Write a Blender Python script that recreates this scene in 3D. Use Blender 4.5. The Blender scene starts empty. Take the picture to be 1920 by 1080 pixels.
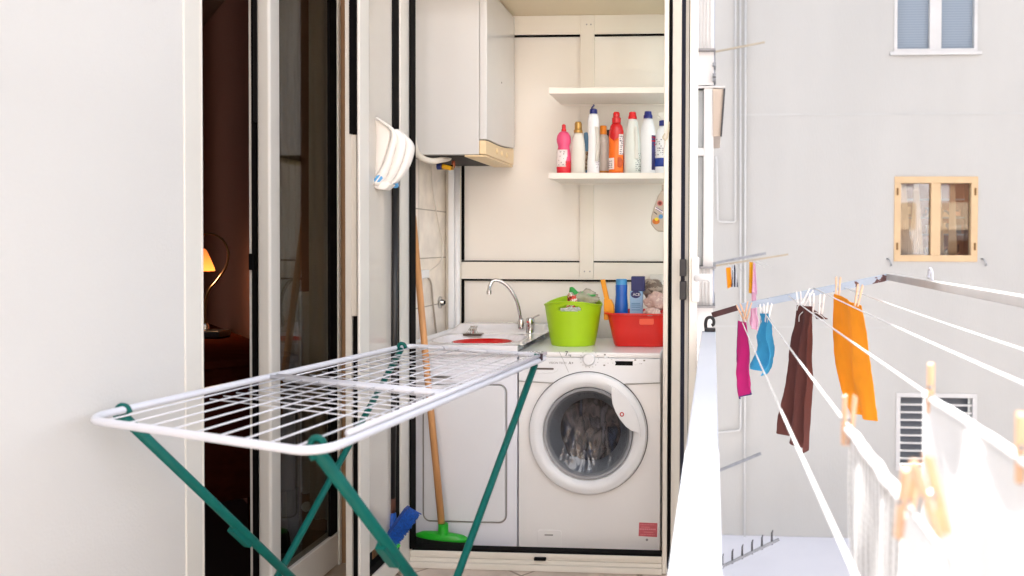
import bpy, bmesh, math, random
from mathutils import Vector, Matrix, noise
random.seed(7)
R = math.radians
sc = bpy.context.scene
col = sc.collection

# ------------------------------------------------------------------ camera
F, PX, PY, H = 1560.0, 1244.0, 484.0, 1.307
YAW, PITCH, ROLL = math.atan(94/1560), R(.95), R(.25)
fw = Vector((-math.sin(YAW)*math.cos(PITCH), math.cos(YAW)*math.cos(PITCH), -math.sin(PITCH)))
rt0 = Vector((math.cos(YAW), math.sin(YAW), 0)); up0 = rt0.cross(fw)
rt = math.cos(ROLL)*rt0 + math.sin(ROLL)*up0; up = -math.sin(ROLL)*rt0 + math.cos(ROLL)*up0
CAM = Vector((0, 0, H))
cd = bpy.data.cameras.new('camera'); cam = bpy.data.objects.new('camera', cd); col.objects.link(cam)
cam.matrix_world = Matrix(((rt.x, up.x, -fw.x, 0), (rt.y, up.y, -fw.y, 0), (rt.z, up.z, -fw.z, H), (0, 0, 0, 1)))
cd.sensor_width = 36; cd.lens = F/1920*36
cd.shift_x = (960-PX)/1920; cd.shift_y = (PY-540)/1920
cd.clip_start = .02; cd.clip_end = 500
cd.dof.use_dof = True; cd.dof.focus_distance = 3.5; cd.dof.aperture_fstop = 3.4
sc.camera = cam

# ------------------------------------------------------------------ light
SUN_EL = R(52); SUN_AZ = R(-8)
w = bpy.data.worlds.new('World'); sc.world = w; w.use_nodes = True
nt = w.node_tree; nt.nodes.clear()
sky = nt.nodes.new('ShaderNodeTexSky'); sky.sky_type = 'NISHITA'; sky.sun_disc = False
sky.sun_elevation = SUN_EL; sky.sun_rotation = SUN_AZ; sky.dust_density = 3; sky.air_density = .8
hs = nt.nodes.new('ShaderNodeHueSaturation'); hs.inputs['Saturation'].default_value = .42
bg = nt.nodes.new('ShaderNodeBackground'); bg.inputs['Strength'].default_value = .15
out = nt.nodes.new('ShaderNodeOutputWorld')
nt.links.new(sky.outputs[0], hs.inputs['Color']); nt.links.new(hs.outputs[0], bg.inputs[0]); nt.links.new(bg.outputs[0], out.inputs[0])
sl = bpy.data.lights.new('sun', 'SUN'); sl.energy = 5.0; sl.angle = R(.8); sl.color = (1, .975, .95)
so = bpy.data.objects.new('sun', sl); col.objects.link(so)
sd = Vector((math.sin(SUN_AZ)*math.cos(SUN_EL), math.cos(SUN_AZ)*math.cos(SUN_EL), math.sin(SUN_EL)))   # towards the sun
so.rotation_euler = sd.to_track_quat('Z', 'Y').to_euler(); so.location = (0, 8, 20)
sc.view_settings.view_transform = 'Standard'; sc.view_settings.look = 'None'
sc.view_settings.gamma = 1; sc.view_settings.exposure = 1.86
sc.cycles.max_bounces = 10; sc.cycles.diffuse_bounces = 6; sc.cycles.transparent_max_bounces = 12
sc.cycles.sample_clamp_indirect = 6

# ------------------------------------------------------------------ measuring helpers (a pixel of the photo + a true plane -> a point)
def ray(x, y): return fw + rt*((x-PX)/F) - up*((y-PY)/F)
def pY(x, y, Y): d = ray(x, y); return CAM + d*(Y/d.y)
def pX(x, y, X): d = ray(x, y); return CAM + d*(X/d.x)
def pZ(x, y, Z): d = ray(x, y); return CAM + d*((Z-H)/d.z)

# ------------------------------------------------------------------ materials
def srgb(r, g, b):
    f = lambda v: (v/255/12.92) if v/255 <= .04045 else ((v/255+.055)/1.055)**2.4
    return (f(r), f(g), f(b), 1)
MATS = {}
def mat(name, c, rough=.5, metal=0, var=.05, vscale=3, bump=0, bscale=60, coat=0, spec=.5, transl=0, stretch=None, emit=0, sub=0):
    if name in MATS: return MATS[name]
    m = bpy.data.materials.new(name); m.use_nodes = True; n = m.node_tree.nodes; L = m.node_tree.links
    p = n['Principled BSDF']; o = n['Material Output']
    p.inputs['Roughness'].default_value = rough; p.inputs['Metallic'].default_value = metal
    p.inputs['Coat Weight'].default_value = coat; p.inputs['Specular IOR Level'].default_value = spec
    tc = n.new('ShaderNodeTexCoord'); mp = n.new('ShaderNodeMapping'); L.new(tc.outputs['Object'], mp.inputs[0])
    if stretch: mp.inputs['Scale'].default_value = stretch
    no = n.new('ShaderNodeTexNoise'); no.inputs['Scale'].default_value = vscale; no.inputs['Detail'].default_value = 6
    L.new(mp.outputs[0], no.inputs[0])
    mr = n.new('ShaderNodeMapRange'); mr.inputs[1].default_value = .3; mr.inputs[2].default_value = .7
    mr.inputs[3].default_value = 1-var; mr.inputs[4].default_value = 1+var
    L.new(no.outputs[0], mr.inputs[0])
    vm = n.new('ShaderNodeVectorMath'); vm.operation = 'SCALE'; vm.inputs[0].default_value = c[:3]
    L.new(mr.outputs[0], vm.inputs['Scale']); L.new(vm.outputs[0], p.inputs['Base Color'])
    if var and not metal:
        r2 = n.new('ShaderNodeMapRange'); r2.inputs[3].default_value = max(0, rough-.06); r2.inputs[4].default_value = min(1, rough+.08)
        L.new(no.outputs[0], r2.inputs[0]); L.new(r2.outputs[0], p.inputs['Roughness'])
    if bump:
        nb = n.new('ShaderNodeTexNoise'); nb.inputs['Scale'].default_value = bscale; nb.inputs['Detail'].default_value = 4
        L.new(mp.outputs[0], nb.inputs[0])
        bp = n.new('ShaderNodeBump'); bp.inputs['Strength'].default_value = bump; bp.inputs['Distance'].default_value = .004
        L.new(nb.outputs[0], bp.inputs['Height']); L.new(bp.outputs[0], p.inputs['Normal'])
    if emit:
        p.inputs['Emission Color'].default_value = c; p.inputs['Emission Strength'].default_value = emit
    if transl:
        t = n.new('ShaderNodeBsdfTranslucent'); L.new(vm.outputs[0], t.inputs[0])
        mx = n.new('ShaderNodeMixShader'); mx.inputs[0].default_value = transl
        L.new(p.outputs[0], mx.inputs[1]); L.new(t.outputs[0], mx.inputs[2]); L.new(mx.outputs[0], o.inputs[0])
    MATS[name] = m; return m
def glass(name, tint=(.9, .95, .93, 1), refl=.06, rough=.02):
    if name in MATS: return MATS[name]
    m = bpy.data.materials.new(name); m.use_nodes = True; n = m.node_tree.nodes; L = m.node_tree.links; n.clear()
    o = n.new('ShaderNodeOutputMaterial'); t = n.new('ShaderNodeBsdfTransparent'); t.inputs[0].default_value = tint
    g = n.new('ShaderNodeBsdfGlossy'); g.inputs['Roughness'].default_value = rough
    lw = n.new('ShaderNodeLayerWeight'); pw_ = n.new('ShaderNodeMath'); pw_.operation = 'POWER'; pw_.inputs[1].default_value = 4.5; L.new(lw.outputs['Facing'], pw_.inputs[0])
    ad = n.new('ShaderNodeMath'); ad.operation = 'MULTIPLY_ADD'; ad.use_clamp = True; ad.inputs[1].default_value = .9; ad.inputs[2].default_value = .03+refl
    L.new(pw_.outputs[0], ad.inputs[0]); mx = n.new('ShaderNodeMixShader'); L.new(ad.outputs[0], mx.inputs[0])
    L.new(t.outputs[0], mx.inputs[1]); L.new(g.outputs[0], mx.inputs[2]); L.new(mx.outputs[0], o.inputs[0])
    MATS[name] = m; return m
def custom(name, rough, builder, spec=.5):
    """builder(nodes, links, objcoord_output) -> (colour socket, height socket or None)"""
    if name in MATS: return MATS[name]
    m = bpy.data.materials.new(name); m.use_nodes = True; n = m.node_tree.nodes; L = m.node_tree.links
    p = n['Principled BSDF']; p.inputs['Roughness'].default_value = rough; p.inputs['Specular IOR Level'].default_value = spec
    tc = n.new('ShaderNodeTexCoord'); c, h = builder(n, L, tc.outputs['Object'])
    L.new(c, p.inputs['Base Color'])
    if h:
        bp = n.new('ShaderNodeBump'); bp.inputs['Strength'].default_value = .5; bp.inputs['Distance'].default_value = .003
        L.new(h, bp.inputs['Height']); L.new(bp.outputs[0], p.inputs['Normal'])
    MATS[name] = m; return m
def ramp(n, L, src, stops, const=False):
    r = n.new('ShaderNodeValToRGB'); e = r.color_ramp.elements
    while len(e) < len(stops): e.new(.5)
    for k, (p, c) in enumerate(stops): e[k].position = p; e[k].color = c
    if const: r.color_ramp.interpolation = 'CONSTANT'
    L.new(src, r.inputs[0]); return r.outputs[0]
def tile_b(sx, sz, c1, c2, mortar, axis, ms=.006, off=0, rot=0):
    def b(n, L, co):
        mp = n.new('ShaderNodeMapping'); L.new(co, mp.inputs[0])
        if axis == 'X': mp.inputs['Rotation'].default_value = (R(90), 0, R(90)) ; 
        sp = n.new('ShaderNodeSeparateXYZ'); L.new(co, sp.inputs[0]); cb = n.new('ShaderNodeCombineXYZ')
        a, z = {'X': (1, 2), 'Z': (0, 1)}[axis]
        L.new(sp.outputs[a], cb.inputs[0]); L.new(sp.outputs[z], cb.inputs[1])
        m2 = n.new('ShaderNodeMapping'); L.new(cb.outputs[0], m2.inputs[0]); m2.inputs['Rotation'].default_value = (0, 0, rot)
        br = n.new('ShaderNodeTexBrick'); br.offset = off; br.inputs['Scale'].default_value = 1
        br.inputs['Brick Width'].default_value = sx; br.inputs['Row Height'].default_value = sz
        br.inputs['Mortar Size'].default_value = ms; br.inputs['Mortar Smooth'].default_value = .3
        br.inputs['Color1'].default_value = c1; br.inputs['Color2'].default_value = c2; br.inputs['Mortar'].default_value = mortar
        L.new(m2.outputs[0], br.inputs[0])
        no = n.new('ShaderNodeTexNoise'); no.inputs['Scale'].default_value = 9; no.inputs['Detail'].default_value = 8; L.new(co, no.inputs[0])
        mr = n.new('ShaderNodeMapRange'); mr.inputs[1].default_value = .3; mr.inputs[2].default_value = .7; mr.inputs[3].default_value = .84; mr.inputs[4].default_value = 1.12
        L.new(no.outputs[0], mr.inputs[0]); vm = n.new('ShaderNodeVectorMath'); vm.operation = 'SCALE'
        L.new(br.outputs['Color'], vm.inputs[0]); L.new(mr.outputs[0], vm.inputs['Scale'])
        inv = n.new('ShaderNodeMath'); inv.operation = 'SUBTRACT'; inv.inputs[0].default_value = 1; L.new(br.outputs['Fac'], inv.inputs[1])
        return vm.outputs[0], inv.outputs[0]
    return b

white_paint = mat('white_wall_paint', srgb(213, 211, 207), .8, var=.02, vscale=1.2, bump=.25, bscale=150)
far_paint = mat('far_wall_paint', srgb(185, 183, 178), .85, var=.045, vscale=1.1, bump=.5, bscale=50, stretch=(1, 1, .22))
cream = mat('cream_aluminium', srgb(230, 225, 214), .35, var=.03, vscale=4)
cream_lt = mat('pale_aluminium', srgb(220, 217, 209), .35, var=.03, vscale=4)
cream_panel = mat('cream_panel', srgb(236, 232, 224), .32, var=.025, vscale=2)
rubber = mat('black_rubber', srgb(12, 10, 10), .8, var=.1, vscale=20, spec=.12)
white_pl = mat('white_plastic', srgb(238, 240, 242), .32, var=.025, vscale=6, coat=.2)
white_en = mat('white_enamel', srgb(208, 208, 206), .22, var=.02, vscale=3, coat=.3)
ceramic = mat('white_ceramic', srgb(236, 236, 240), .12, var=.02, vscale=3, coat=.5)
chrome = mat('chrome', srgb(205, 203, 200), .12, 1, var=.05)
steel = mat('brushed_steel', srgb(170, 170, 172), .3, 1, var=.08)
dark = mat('painted_shade', srgb(20, 16, 14), .7)
teal = mat('teal_lacquer', srgb(0, 92, 84), .38, var=.08, vscale=20, spec=.2)
rack_white = mat('white_coated_wire', srgb(216, 218, 226), .3, var=.03, vscale=15, coat=.3)
wood = mat('beech_wood', srgb(208, 152, 98), .45, var=.14, vscale=8, stretch=(8, 8, .6), bump=.1, bscale=30)
peg_wood = mat('peg_wood', srgb(222, 180, 146), .6, var=.12, vscale=30, stretch=(4, 4, 1))
window_glass = glass('window_glass', (.86, .92, .9, 1), .04)
red_pl = mat('red_plastic', srgb(214, 26, 10), .3, var=.05, vscale=5, coat=.2)
lime_pl = mat('lime_plastic', srgb(164, 204, 14), .4, var=.04, vscale=5)
cord_w = mat('white_cord', srgb(220, 220, 218), .5, var=.03)

# ------------------------------------------------------------------ mesh building
class MB:
    def __init__(s): s.v = []; s.f = []
    def add(s, vs, fs):
        k = len(s.v); s.v += [Vector(a) for a in vs]; s.f += [tuple(i+k for i in f) for f in fs]; return s
    def box(s, x0, x1, y0, y1, z0, z1, M=None):
        vs = [(x, y, z) for x in (x0, x1) for y in (y0, y1) for z in (z0, z1)]
        if M: vs = [M @ Vector(a) for a in vs]
        return s.add(vs, [(0, 1, 3, 2), (4, 6, 7, 5), (0, 4, 5, 1), (2, 3, 7, 6), (0, 2, 6, 4), (1, 5, 7, 3)])
    def bar(s, a, b, w, h, upv=(0, 0, 1)):
        a, b = Vector(a), Vector(b); d = (b-a).normalized(); u = Vector(upv)
        x = d.cross(u).normalized(); u = x.cross(d)
        vs = [p + x*(w/2)*i + u*(h/2)*j for p in (a, b) for i in (-1, 1) for j in (-1, 1)]
        return s.add(vs, [(0, 1, 3, 2), (4, 6, 7, 5), (0, 4, 5, 1), (2, 3, 7, 6), (0, 2, 6, 4), (1, 5, 7, 3)])
    def tube(s, pts, r, n=10, cap=True, closed=False):
        pts = [Vector(p) for p in pts]; N = len(pts); k = len(s.v)
        rs = r if isinstance(r, (list, tuple)) else [r]*N
        x = None
        for i, p in enumerate(pts):
            if closed: t = pts[(i+1) % N]-pts[i-1]
            else: t = pts[min(i+1, N-1)]-pts[max(i-1, 0)]
            t.normalize()
            if x is None: x = t.orthogonal().normalized()
            else: x = (x - t*x.dot(t)); x = x.normalized() if x.length > 1e-6 else t.orthogonal().normalized()
            y = t.cross(x)
            for j in range(n):
                a = 2*math.pi*j/n; s.v.append(p + (x*math.cos(a)+y*math.sin(a))*rs[i])
        M = N if closed else N-1
        for i in range(M):
            for j in range(n):
                a = k+i*n+j; b = k+i*n+(j+1) % n; c = k+((i+1) % N)*n+(j+1) % n; d = k+((i+1) % N)*n+j
                s.f.append((a, b, c, d))
        if cap and not closed:
            s.f.append(tuple(k+j for j in range(n))[::-1]); s.f.append(tuple(k+(N-1)*n+j for j in range(n)))
        return s
    def lathe(s, prof, c=(0, 0, 0), n=32, sx=1, sy=1, axis='Z', sq=None):
        """prof: (radius, height). sq: superellipse exponent"""
        k = len(s.v); c = Vector(c)
        for (r, h) in prof:
            for j in range(n):
                a = 2*math.pi*j/n; ca, sa = math.cos(a), math.sin(a)
                if sq:
                    ca, sa = math.copysign(abs(ca)**(2/sq), ca), math.copysign(abs(sa)**(2/sq), sa)
                x, y = r*ca*sx, r*sa*sy
                s.v.append(c + (Vector((x, y, h)) if axis == 'Z' else Vector((x, h, y)) if axis == 'Y' else Vector((h, x, y))))
        for i in range(len(prof)-1):
            for j in range(n):
                a = k+i*n+j; b = k+i*n+(j+1) % n
                q = (a, b, b+n, a+n); s.f.append(q if axis == 'Z' else q[::-1])
        s.f.append(tuple(k+j for j in range(n))[::-1]); e = k+(len(prof)-1)*n; s.f.append(tuple(e+j for j in range(n)))
        return s
    def prism(s, poly, d):
        """poly: 3D points, extruded along vector d"""
        n = len(poly); d = Vector(d); P = [Vector(p) for p in poly]
        return s.add(P+[p+d for p in P], [tuple(range(n))[::-1], tuple(range(n, 2*n))]+[(i, (i+1) % n, n+(i+1) % n, n+i) for i in range(n)])
    def grid(s, fn, nu, nv):
        k = len(s.v)
        for i in range(nu+1):
            for j in range(nv+1): s.v.append(Vector(fn(i/nu, j/nv)))
        for i in range(nu):
            for j in range(nv):
                a = k+i*(nv+1)+j; s.f.append((a, a+nv+1, a+nv+2, a+1))
        return s
    def build(s, name, m, parent=None, bevel=0, smooth=False, solid=0, sub=0, segs=2, origin=None):
        me = bpy.data.meshes.new(name)
        if parent is not None: o0 = Vector(parent['_w'])
        elif origin is not None: o0 = Vector(origin)
        else:
            xs = [v.x for v in s.v]; ys = [v.y for v in s.v]; zs = [v.z for v in s.v]
            o0 = Vector(((min(xs)+max(xs))/2, (min(ys)+max(ys))/2, min(zs)))
        me.from_pydata([v-o0 for v in s.v], [], s.f)
        bm = bmesh.new(); bm.from_mesh(me); bmesh.ops.recalc_face_normals(bm, faces=bm.faces); bm.to_mesh(me); bm.free()
        ms = m if isinstance(m, list) else [m]
        for q in ms: me.materials.append(q)
        o = bpy.data.objects.new(name, me); col.objects.link(o)
        if parent is not None: o.parent = parent
        else: o.location = o0
        o['_w'] = list(o0)
        if smooth:
            for p in me.polygons: p.use_smooth = True
            if smooth == 'auto': me.set_sharp_from_angle(angle=R(35))
        if solid: q = o.modifiers.new('s', 'SOLIDIFY'); q.thickness = solid; q.offset = 0
        if sub: q = o.modifiers.new('d', 'SUBSURF'); q.levels = sub; q.render_levels = sub
        if bevel:
            q = o.modifiers.new('b', 'BEVEL'); q.width = bevel; q.segments = segs; q.limit_method = 'ANGLE'; q.angle_limit = R(40)
            if not smooth:
                for p in me.polygons: p.use_smooth = True
            q.harden_normals = False
            wn = o.modifiers.new('w', 'WEIGHTED_NORMAL'); wn.keep_sharp = True
        return o
def tag(o, label=None, cat=None, group=None, kind=None):
    if label: o['label'] = label
    if cat: o['category'] = cat
    if group: o['group'] = group
    if kind: o['kind'] = kind
    return o
def thing(name, label, cat, loc=(0, 0, 0), group=None):
    o = bpy.data.objects.new(name, None); col.objects.link(o); o.location = loc; o.empty_display_size = .05; o['_w'] = list(loc)
    return tag(o, label, cat, group)
def copy_thing(o, loc, rot, label=None):
    c = o.copy(); col.objects.link(c); c.location = loc; c.rotation_euler = rot
    for ch in o.children:
        d = ch.copy(); col.objects.link(d); d.parent = c
    if label: c['label'] = label
    return c
def textm(name, s, loc, size, m, parent, rot=(R(90), 0, 0), align='LEFT', ext=.0004, sx=1):
    cu = bpy.data.curves.new(name, 'FONT'); cu.body = s; cu.size = size; cu.extrude = ext; cu.align_x = align
    t = bpy.data.objects.new('tmp', cu); col.objects.link(t)
    dg = bpy.context.evaluated_depsgraph_get(); me = bpy.data.meshes.new_from_object(t.evaluated_get(dg))
    bpy.data.objects.remove(t); bpy.data.curves.remove(cu)
    o0 = Vector(parent['_w'])
    from mathutils import Euler
    me.transform(Matrix.Translation(Vector(loc)-o0) @ Euler(rot).to_matrix().to_4x4() @ Matrix.Diagonal((sx, 1, 1, 1)))
    me.materials.clear(); me.materials.append(m)
    o = bpy.data.objects.new(name, me); col.objects.link(o); o.parent = parent; o['_w'] = parent['_w']; return o
def curve(pts, n=8):
    """Catmull-Rom through points"""
    P = [Vector(p) for p in pts]; P = [P[0]*2-P[1]]+P+[P[-1]*2-P[-2]]; out = []
    for i in range(1, len(P)-2):
        for k in range(n):
            t = k/n; a, b, c, d = P[i-1:i+3]
            out.append(.5*((2*b)+(c-a)*t+(2*a-5*b+4*c-d)*t*t+(3*b-a-3*c+d)*t**3))
    out.append(P[-2]); return out
def roundrect(x0, x1, z0, z1, r, n=6):
    o = []
    for cx, cz, a0 in ((x1-r, z1-r, 0), (x0+r, z1-r, 90), (x0+r, z0+r, 180), (x1-r, z0+r, 270)):
        for k in range(n+1):
            a = R(a0+90*k/n); o.append((cx+r*math.cos(a), cz+r*math.sin(a)))
    return o

# ================================================================== SETTING
YW = 11.7           # the building across the courtyard
tag(MB().box(-14, 14, -12, YW, -6.3, -6.0).build('courtyard_ground', mat('pale_concrete', srgb(205, 203, 206), .9, var=.08, vscale=.8, bump=.3, bscale=30), origin=(0, 0, -6)), kind='structure')
# a lower terrace roof in front of the far wall
pt = pY(1450, 1005, YW)
tag(MB().box(-1, 9, 6.5, YW-.004, pt.z-.15, pt.z).build('lower_terrace_roof', mat('pale_terrace', srgb(226, 224, 228), .85, var=.04, vscale=.7, bump=.2, bscale=20)), kind='structure')
floor_m = custom('floor_tiles', .45, tile_b(.33, .33, srgb(214, 200, 188), srgb(206, 190, 176), srgb(150, 134, 120), 'Z', .006, rot=R(40)))
tag(MB().box(-1.6, .03, -2.5, 3.27, -.16, 0).build('balcony_floor', floor_m, origin=(0, 0, 0)), kind='structure')
tag(MB().box(-1.6, -.15, 3.274, 4.2, -.16, -.004).build('laundry_floor', floor_m, origin=(0, 0, 0)), kind='structure')
tag(MB().box(-1.37, -.02, 2.88, 4.2, 2.72, 2.86).build('overhead_shade_slab', mat('slab_paint', srgb(236, 234, 230), .85, var=.03)), kind='structure')  # unseen slab, its front edge set to shade the rack but not the floor
# ---- unseen building added at our back to bounce sunlight in
sb_ = thing('rear_bounce_building', 'unseen apartment building added behind the viewer to bounce sunlight', 'building', (2, -9, -6))
MB().box(-12, 14, -9.6, -9, -6, 11).build('wall', mat('rear_cream', srgb(238, 238, 240), .85, var=.05), sb_)
for zf_ in (-3.4, -.3, 2.8, 5.9):
    for k in range(6):
        x = -9+3.6*k
        f_ = MB().box(x, x+1.5, -8.99, -8.94, zf_, zf_+1.8).build('window', mat('rear_shutter', srgb(150, 110, 84), .6), sb_, bevel=.01)
        MB().box(x-.6, x+2.1, -8.99, -7.9, zf_-.9, zf_-.75).box(x-.6, x+2.1, -7.97, -7.9, zf_-.74, zf_+.1).build('balcony', mat('rear_balcony', srgb(214, 190, 160), .8), sb_)
# ---- house wall on the left
hw = thing('house_wall', 'plain white plastered wall filling the left edge', 'wall', (-1.37, 1, 0))
xw = pX(345, 540, -1.37).y; xw2 = pX(379, 540, -1.37).y
MB().box(-1.75, -1.37, -2.6, xw, -.1, 8).box(-1.75, -1.37, xw+.0001, 4.2, 2.78, 8).build('plaster', white_paint, hw)
MB().box(-1.72, -1.366, xw, xw2-.008, -.1, 2.715).build('corner_profile', cream_lt, hw, bevel=.003)
MB().box(-1.70, -1.3655, xw2-.008, xw2, -.1, 2.715).build('corner_lip', cream, hw, bevel=.002)

# ---- dark room behind the french door
room_w = mat('rosy_brown_wall', srgb(128, 82, 66), .85, var=.06, vscale=2)
rw = thing('room_wall', 'brownish pink wall of the dark room behind the desk lamp', 'wall', (-2.4, 4.1, 0))
MB().prism([(-4.2, 6.2, -.1), (-2.15, 3.83, -.1), (-2.10, 3.72, -.1), (-1.49, 3.72, -.1), (-1.49, 3.84, -.1), (-2.02, 3.84, -.1), (-4.1, 6.3, -.1)], (0, 0, 2.75)).build('plaster', room_w, rw)
rw2 = thing('room_side_wall', 'far brown wall deep inside the dark room', 'wall', (-4.3, 3, 0))
MB().box(-4.4, -4.22, 1, 1.3, -.1, 2.65).box(-4.4, -4.22, 2.5, 6.3, -.1, 2.65).box(-4.4, -4.22, 1.3, 2.5, -.1, .2).box(-4.4, -4.22, 1.3, 2.5, 2.45, 2.65).box(-4.2, -1.76, 1.0, 1.15, -.1, 2.65).build('plaster', room_w, rw2)  # the gap left in this unseen wall is added to admit daylight
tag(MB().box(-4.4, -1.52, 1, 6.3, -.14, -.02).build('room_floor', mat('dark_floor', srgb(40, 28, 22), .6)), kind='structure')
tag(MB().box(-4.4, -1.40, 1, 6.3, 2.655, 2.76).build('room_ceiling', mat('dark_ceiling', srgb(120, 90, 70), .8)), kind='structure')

# ================================================================== FRENCH DOOR (recessed, glazed leaf closed + opening)
XD = -1.50
def dY(x): return pX(x, 540, XD).y
fd = thing('french_door', 'cream glazed door leaf beside the dark open gap', 'door', (XD, 3.0, 0))
Y0 = dY(507); yl1 = dY(637)
zg = .15
eL = pY(482, 540, Y0).x
MB().box(eL, XD, Y0, dY(527), 0.013, 2.6).build('stile', cream_lt, fd, bevel=.010, segs=3)
MB().box(XD-.045, XD+.008, dY(632), yl1, 0.013, 2.6).build('stile', cream, fd, bevel=.004)
MB().box(XD-.045, XD+.004, dY(527)+.001, dY(632)-.001, .02, zg-.004).build('bottom_rail', cream, fd, bevel=.004)
MB().box(XD-.045, XD+.004, dY(527)+.001, dY(632)-.001, 2.50, 2.6).build('top_rail', cream, fd, bevel=.004)
MB().box(XD-.018, XD-.010, dY(527)-.004, dY(632)+.004, zg-.003, 2.51).build('glass_pane', glass('door_glass', (.64, .64, .60, 1), .0), fd)
MB().box(XD-.0095, XD+.001, dY(619), dY(632)-.002, zg, 2.49).build('gasket', rubber, fd)
g0, g1, g2 = pY(467, 540, Y0+.02).x, pY(473.5, 540, Y0+.02).x, pY(482, 540, Y0+.02).x
MB().box(g1+.0005, g2, Y0+.015, Y0+.03, 0.013, 2.6).build('gasket', rubber, fd)
MB().box(g0, g1, Y0+.02, Y0+.05, 0.013, 2.6).build('edge_profile', cream_lt, fd, bevel=.003)
q = pY(470, 491, Y0); MB().box(q.x-.010, q.x+.008, Y0+.002, Y0+.02, q.z-.028, q.z+.028).build('strike_plate', rubber, fd, bevel=.003)
q = pY(478, 228, Y0); MB().box(q.x-.008, q.x+.008, Y0+.002, Y0+.014, q.z, 2.6).build('security_bolt', mat('black_metal', srgb(24, 22, 22), .35, .3), fd, bevel=.002)
# threshold, tan reveal and jamb that end the recess
st = thing('door_threshold', 'pale brown stone step under the french door', 'doorstep', (XD, 2.8, 0))
MB().box(XD-.15, -1.371, xw2+.002, 3.5, -.02, .012).build('slab', mat('travertine', srgb(176, 158, 138), .5, var=.12, vscale=12), st, bevel=.004)
rv = thing('door_jamb', 'tan and cream reveal between french door and side panel', 'door frame', (-1.4, 3.3, 0))
ya = yl1+.004
MB().box(XD-.03, -1.36, ya, ya+.12, 0.013, 2.7).build('reveal', mat('tan_reveal', srgb(160, 124, 88), .6, var=.05), rv)
JX0 = pY(649, 540, 2.87).x; JX1 = pY(662, 540, 2.87).x
MB().box(JX0, JX1, 2.86, 2.90, 0.013, 2.7).build('jamb', cream_lt, rv, bevel=.004)
q = pY(666, 250, 2.84)
MB().box(JX1+.001, pY(671, 540, 2.86).x, 2.868, 2.98, .013, 2.7).build('gasket', rubber, rv)
MB().box(JX1-.004, pY(671, 540, 2.86).x, 2.85, 2.858, q.z, 2.7).build('brush_strip', rubber, rv)
MB().box(JX1+.001, pY(668, 540, 2.86).x+.003, 2.856, 2.864, 1.05, q.z-.003).build('edge_profile', cream, rv)
# ---- side leaf of the laundry cupboard folded back flat
XL = -1.225
lf = thing('side_panel', 'cream aluminium panel with black gasket left of the laundry opening', 'panel', (XL, 3.05, 0))
lx0, lx1 = pX(672, 540, XL).y, 3.262
def lY(x): return pX(x, 540, XL).y
MB().box(XL-.005, XL+.006, lx0, lY(690), .02, 2.68).build('stile', cream_lt, lf, bevel=.004)
MB().box(XL-.03, XL-.006, lY(690), lY(738), .19, 2.68).build('infill_panel', mat('glossy_panel', srgb(206, 201, 192), .12, var=.02, coat=.4), lf)
MB().box(XL-.03, XL-.001, lY(738), lY(749), .10, 2.68).build('gasket', rubber, lf)
MB().box(XL-.04, XL+.006, lY(749)+.001, lY(765.5), .02, 2.68).build('stile', cream_lt, lf, bevel=.004)
MB().box(XL-.0045, XL+.004, lY(690)+.001, lY(749), .022, .105).build('bottom_rail', cream_lt, lf, bevel=.004)
MB().box(XL-.03, XL-.002, lY(690)+.001, lY(738)-.001, .107, .135).build('gasket', rubber, lf)

# ================================================================== LAUNDRY CUPBOARD
YB = 4.10; YF = 3.27; XR = -.17; ZC = 2.43
XT = pY(839, 500, YB).x
en = thing('laundry_cupboard', 'cream aluminium framed cupboard built across the balcony end', 'cupboard', ((XL+XR)/2, 3.7, 0))
fx0 = pY(771, 800, YF).x; fx1 = pY(1243.5, 540, YF).x; fx2 = pY(1252.5, 540, YF).x; fx3 = pY(1258, 540, YF).x
zs = pY(1000, 1035, YF).z
MB().box(XL-.01, fx0-.006, YF+.002, YF+.06, .001, 2.68).build('left_post', cream, en, bevel=.003)
MB().box(fx0-.0055, fx0+.001, YF-.004, YF+.05, zs, 2.5).build('gasket', rubber, en)
MB().box(fx1, fx2, YF, YF+.06, .001, 2.68).build('right_post', cream, en, bevel=.003)
MB().box(fx2+.001, fx3, YF+.004, YF+.05, .02, 2.68).build('gasket', rubber, en)
s_ = MB()
s_.box(fx0-.03, fx1, YF-.012, YF+.05, .001, zs-.05); s_.box(fx0-.005, fx1-.001, YF-.002, YF+.05, zs-.0495, zs-.034)
s_.box(fx0-.005, fx1-.001, YF+.004, YF+.05, zs-.0335, zs-.024); s_.box(fx0-.005, fx1-.001, YF+.0, YF+.05, zs-.0235, zs-.006)
s_.build('sill', cream, en, bevel=.002)
MB().box(fx0+.002, fx1-.002, YF+.003, YF+.05, zs-.0058, zs+.002).build('gasket', rubber, en)
q = pY(1013, 1047, YF-.003)
MB().box(q.x-.024, q.x+.024, YF-.016, YF-.001, q.z-.006, q.z+.006).build('keeper', rubber, en, bevel=.003)
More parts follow.
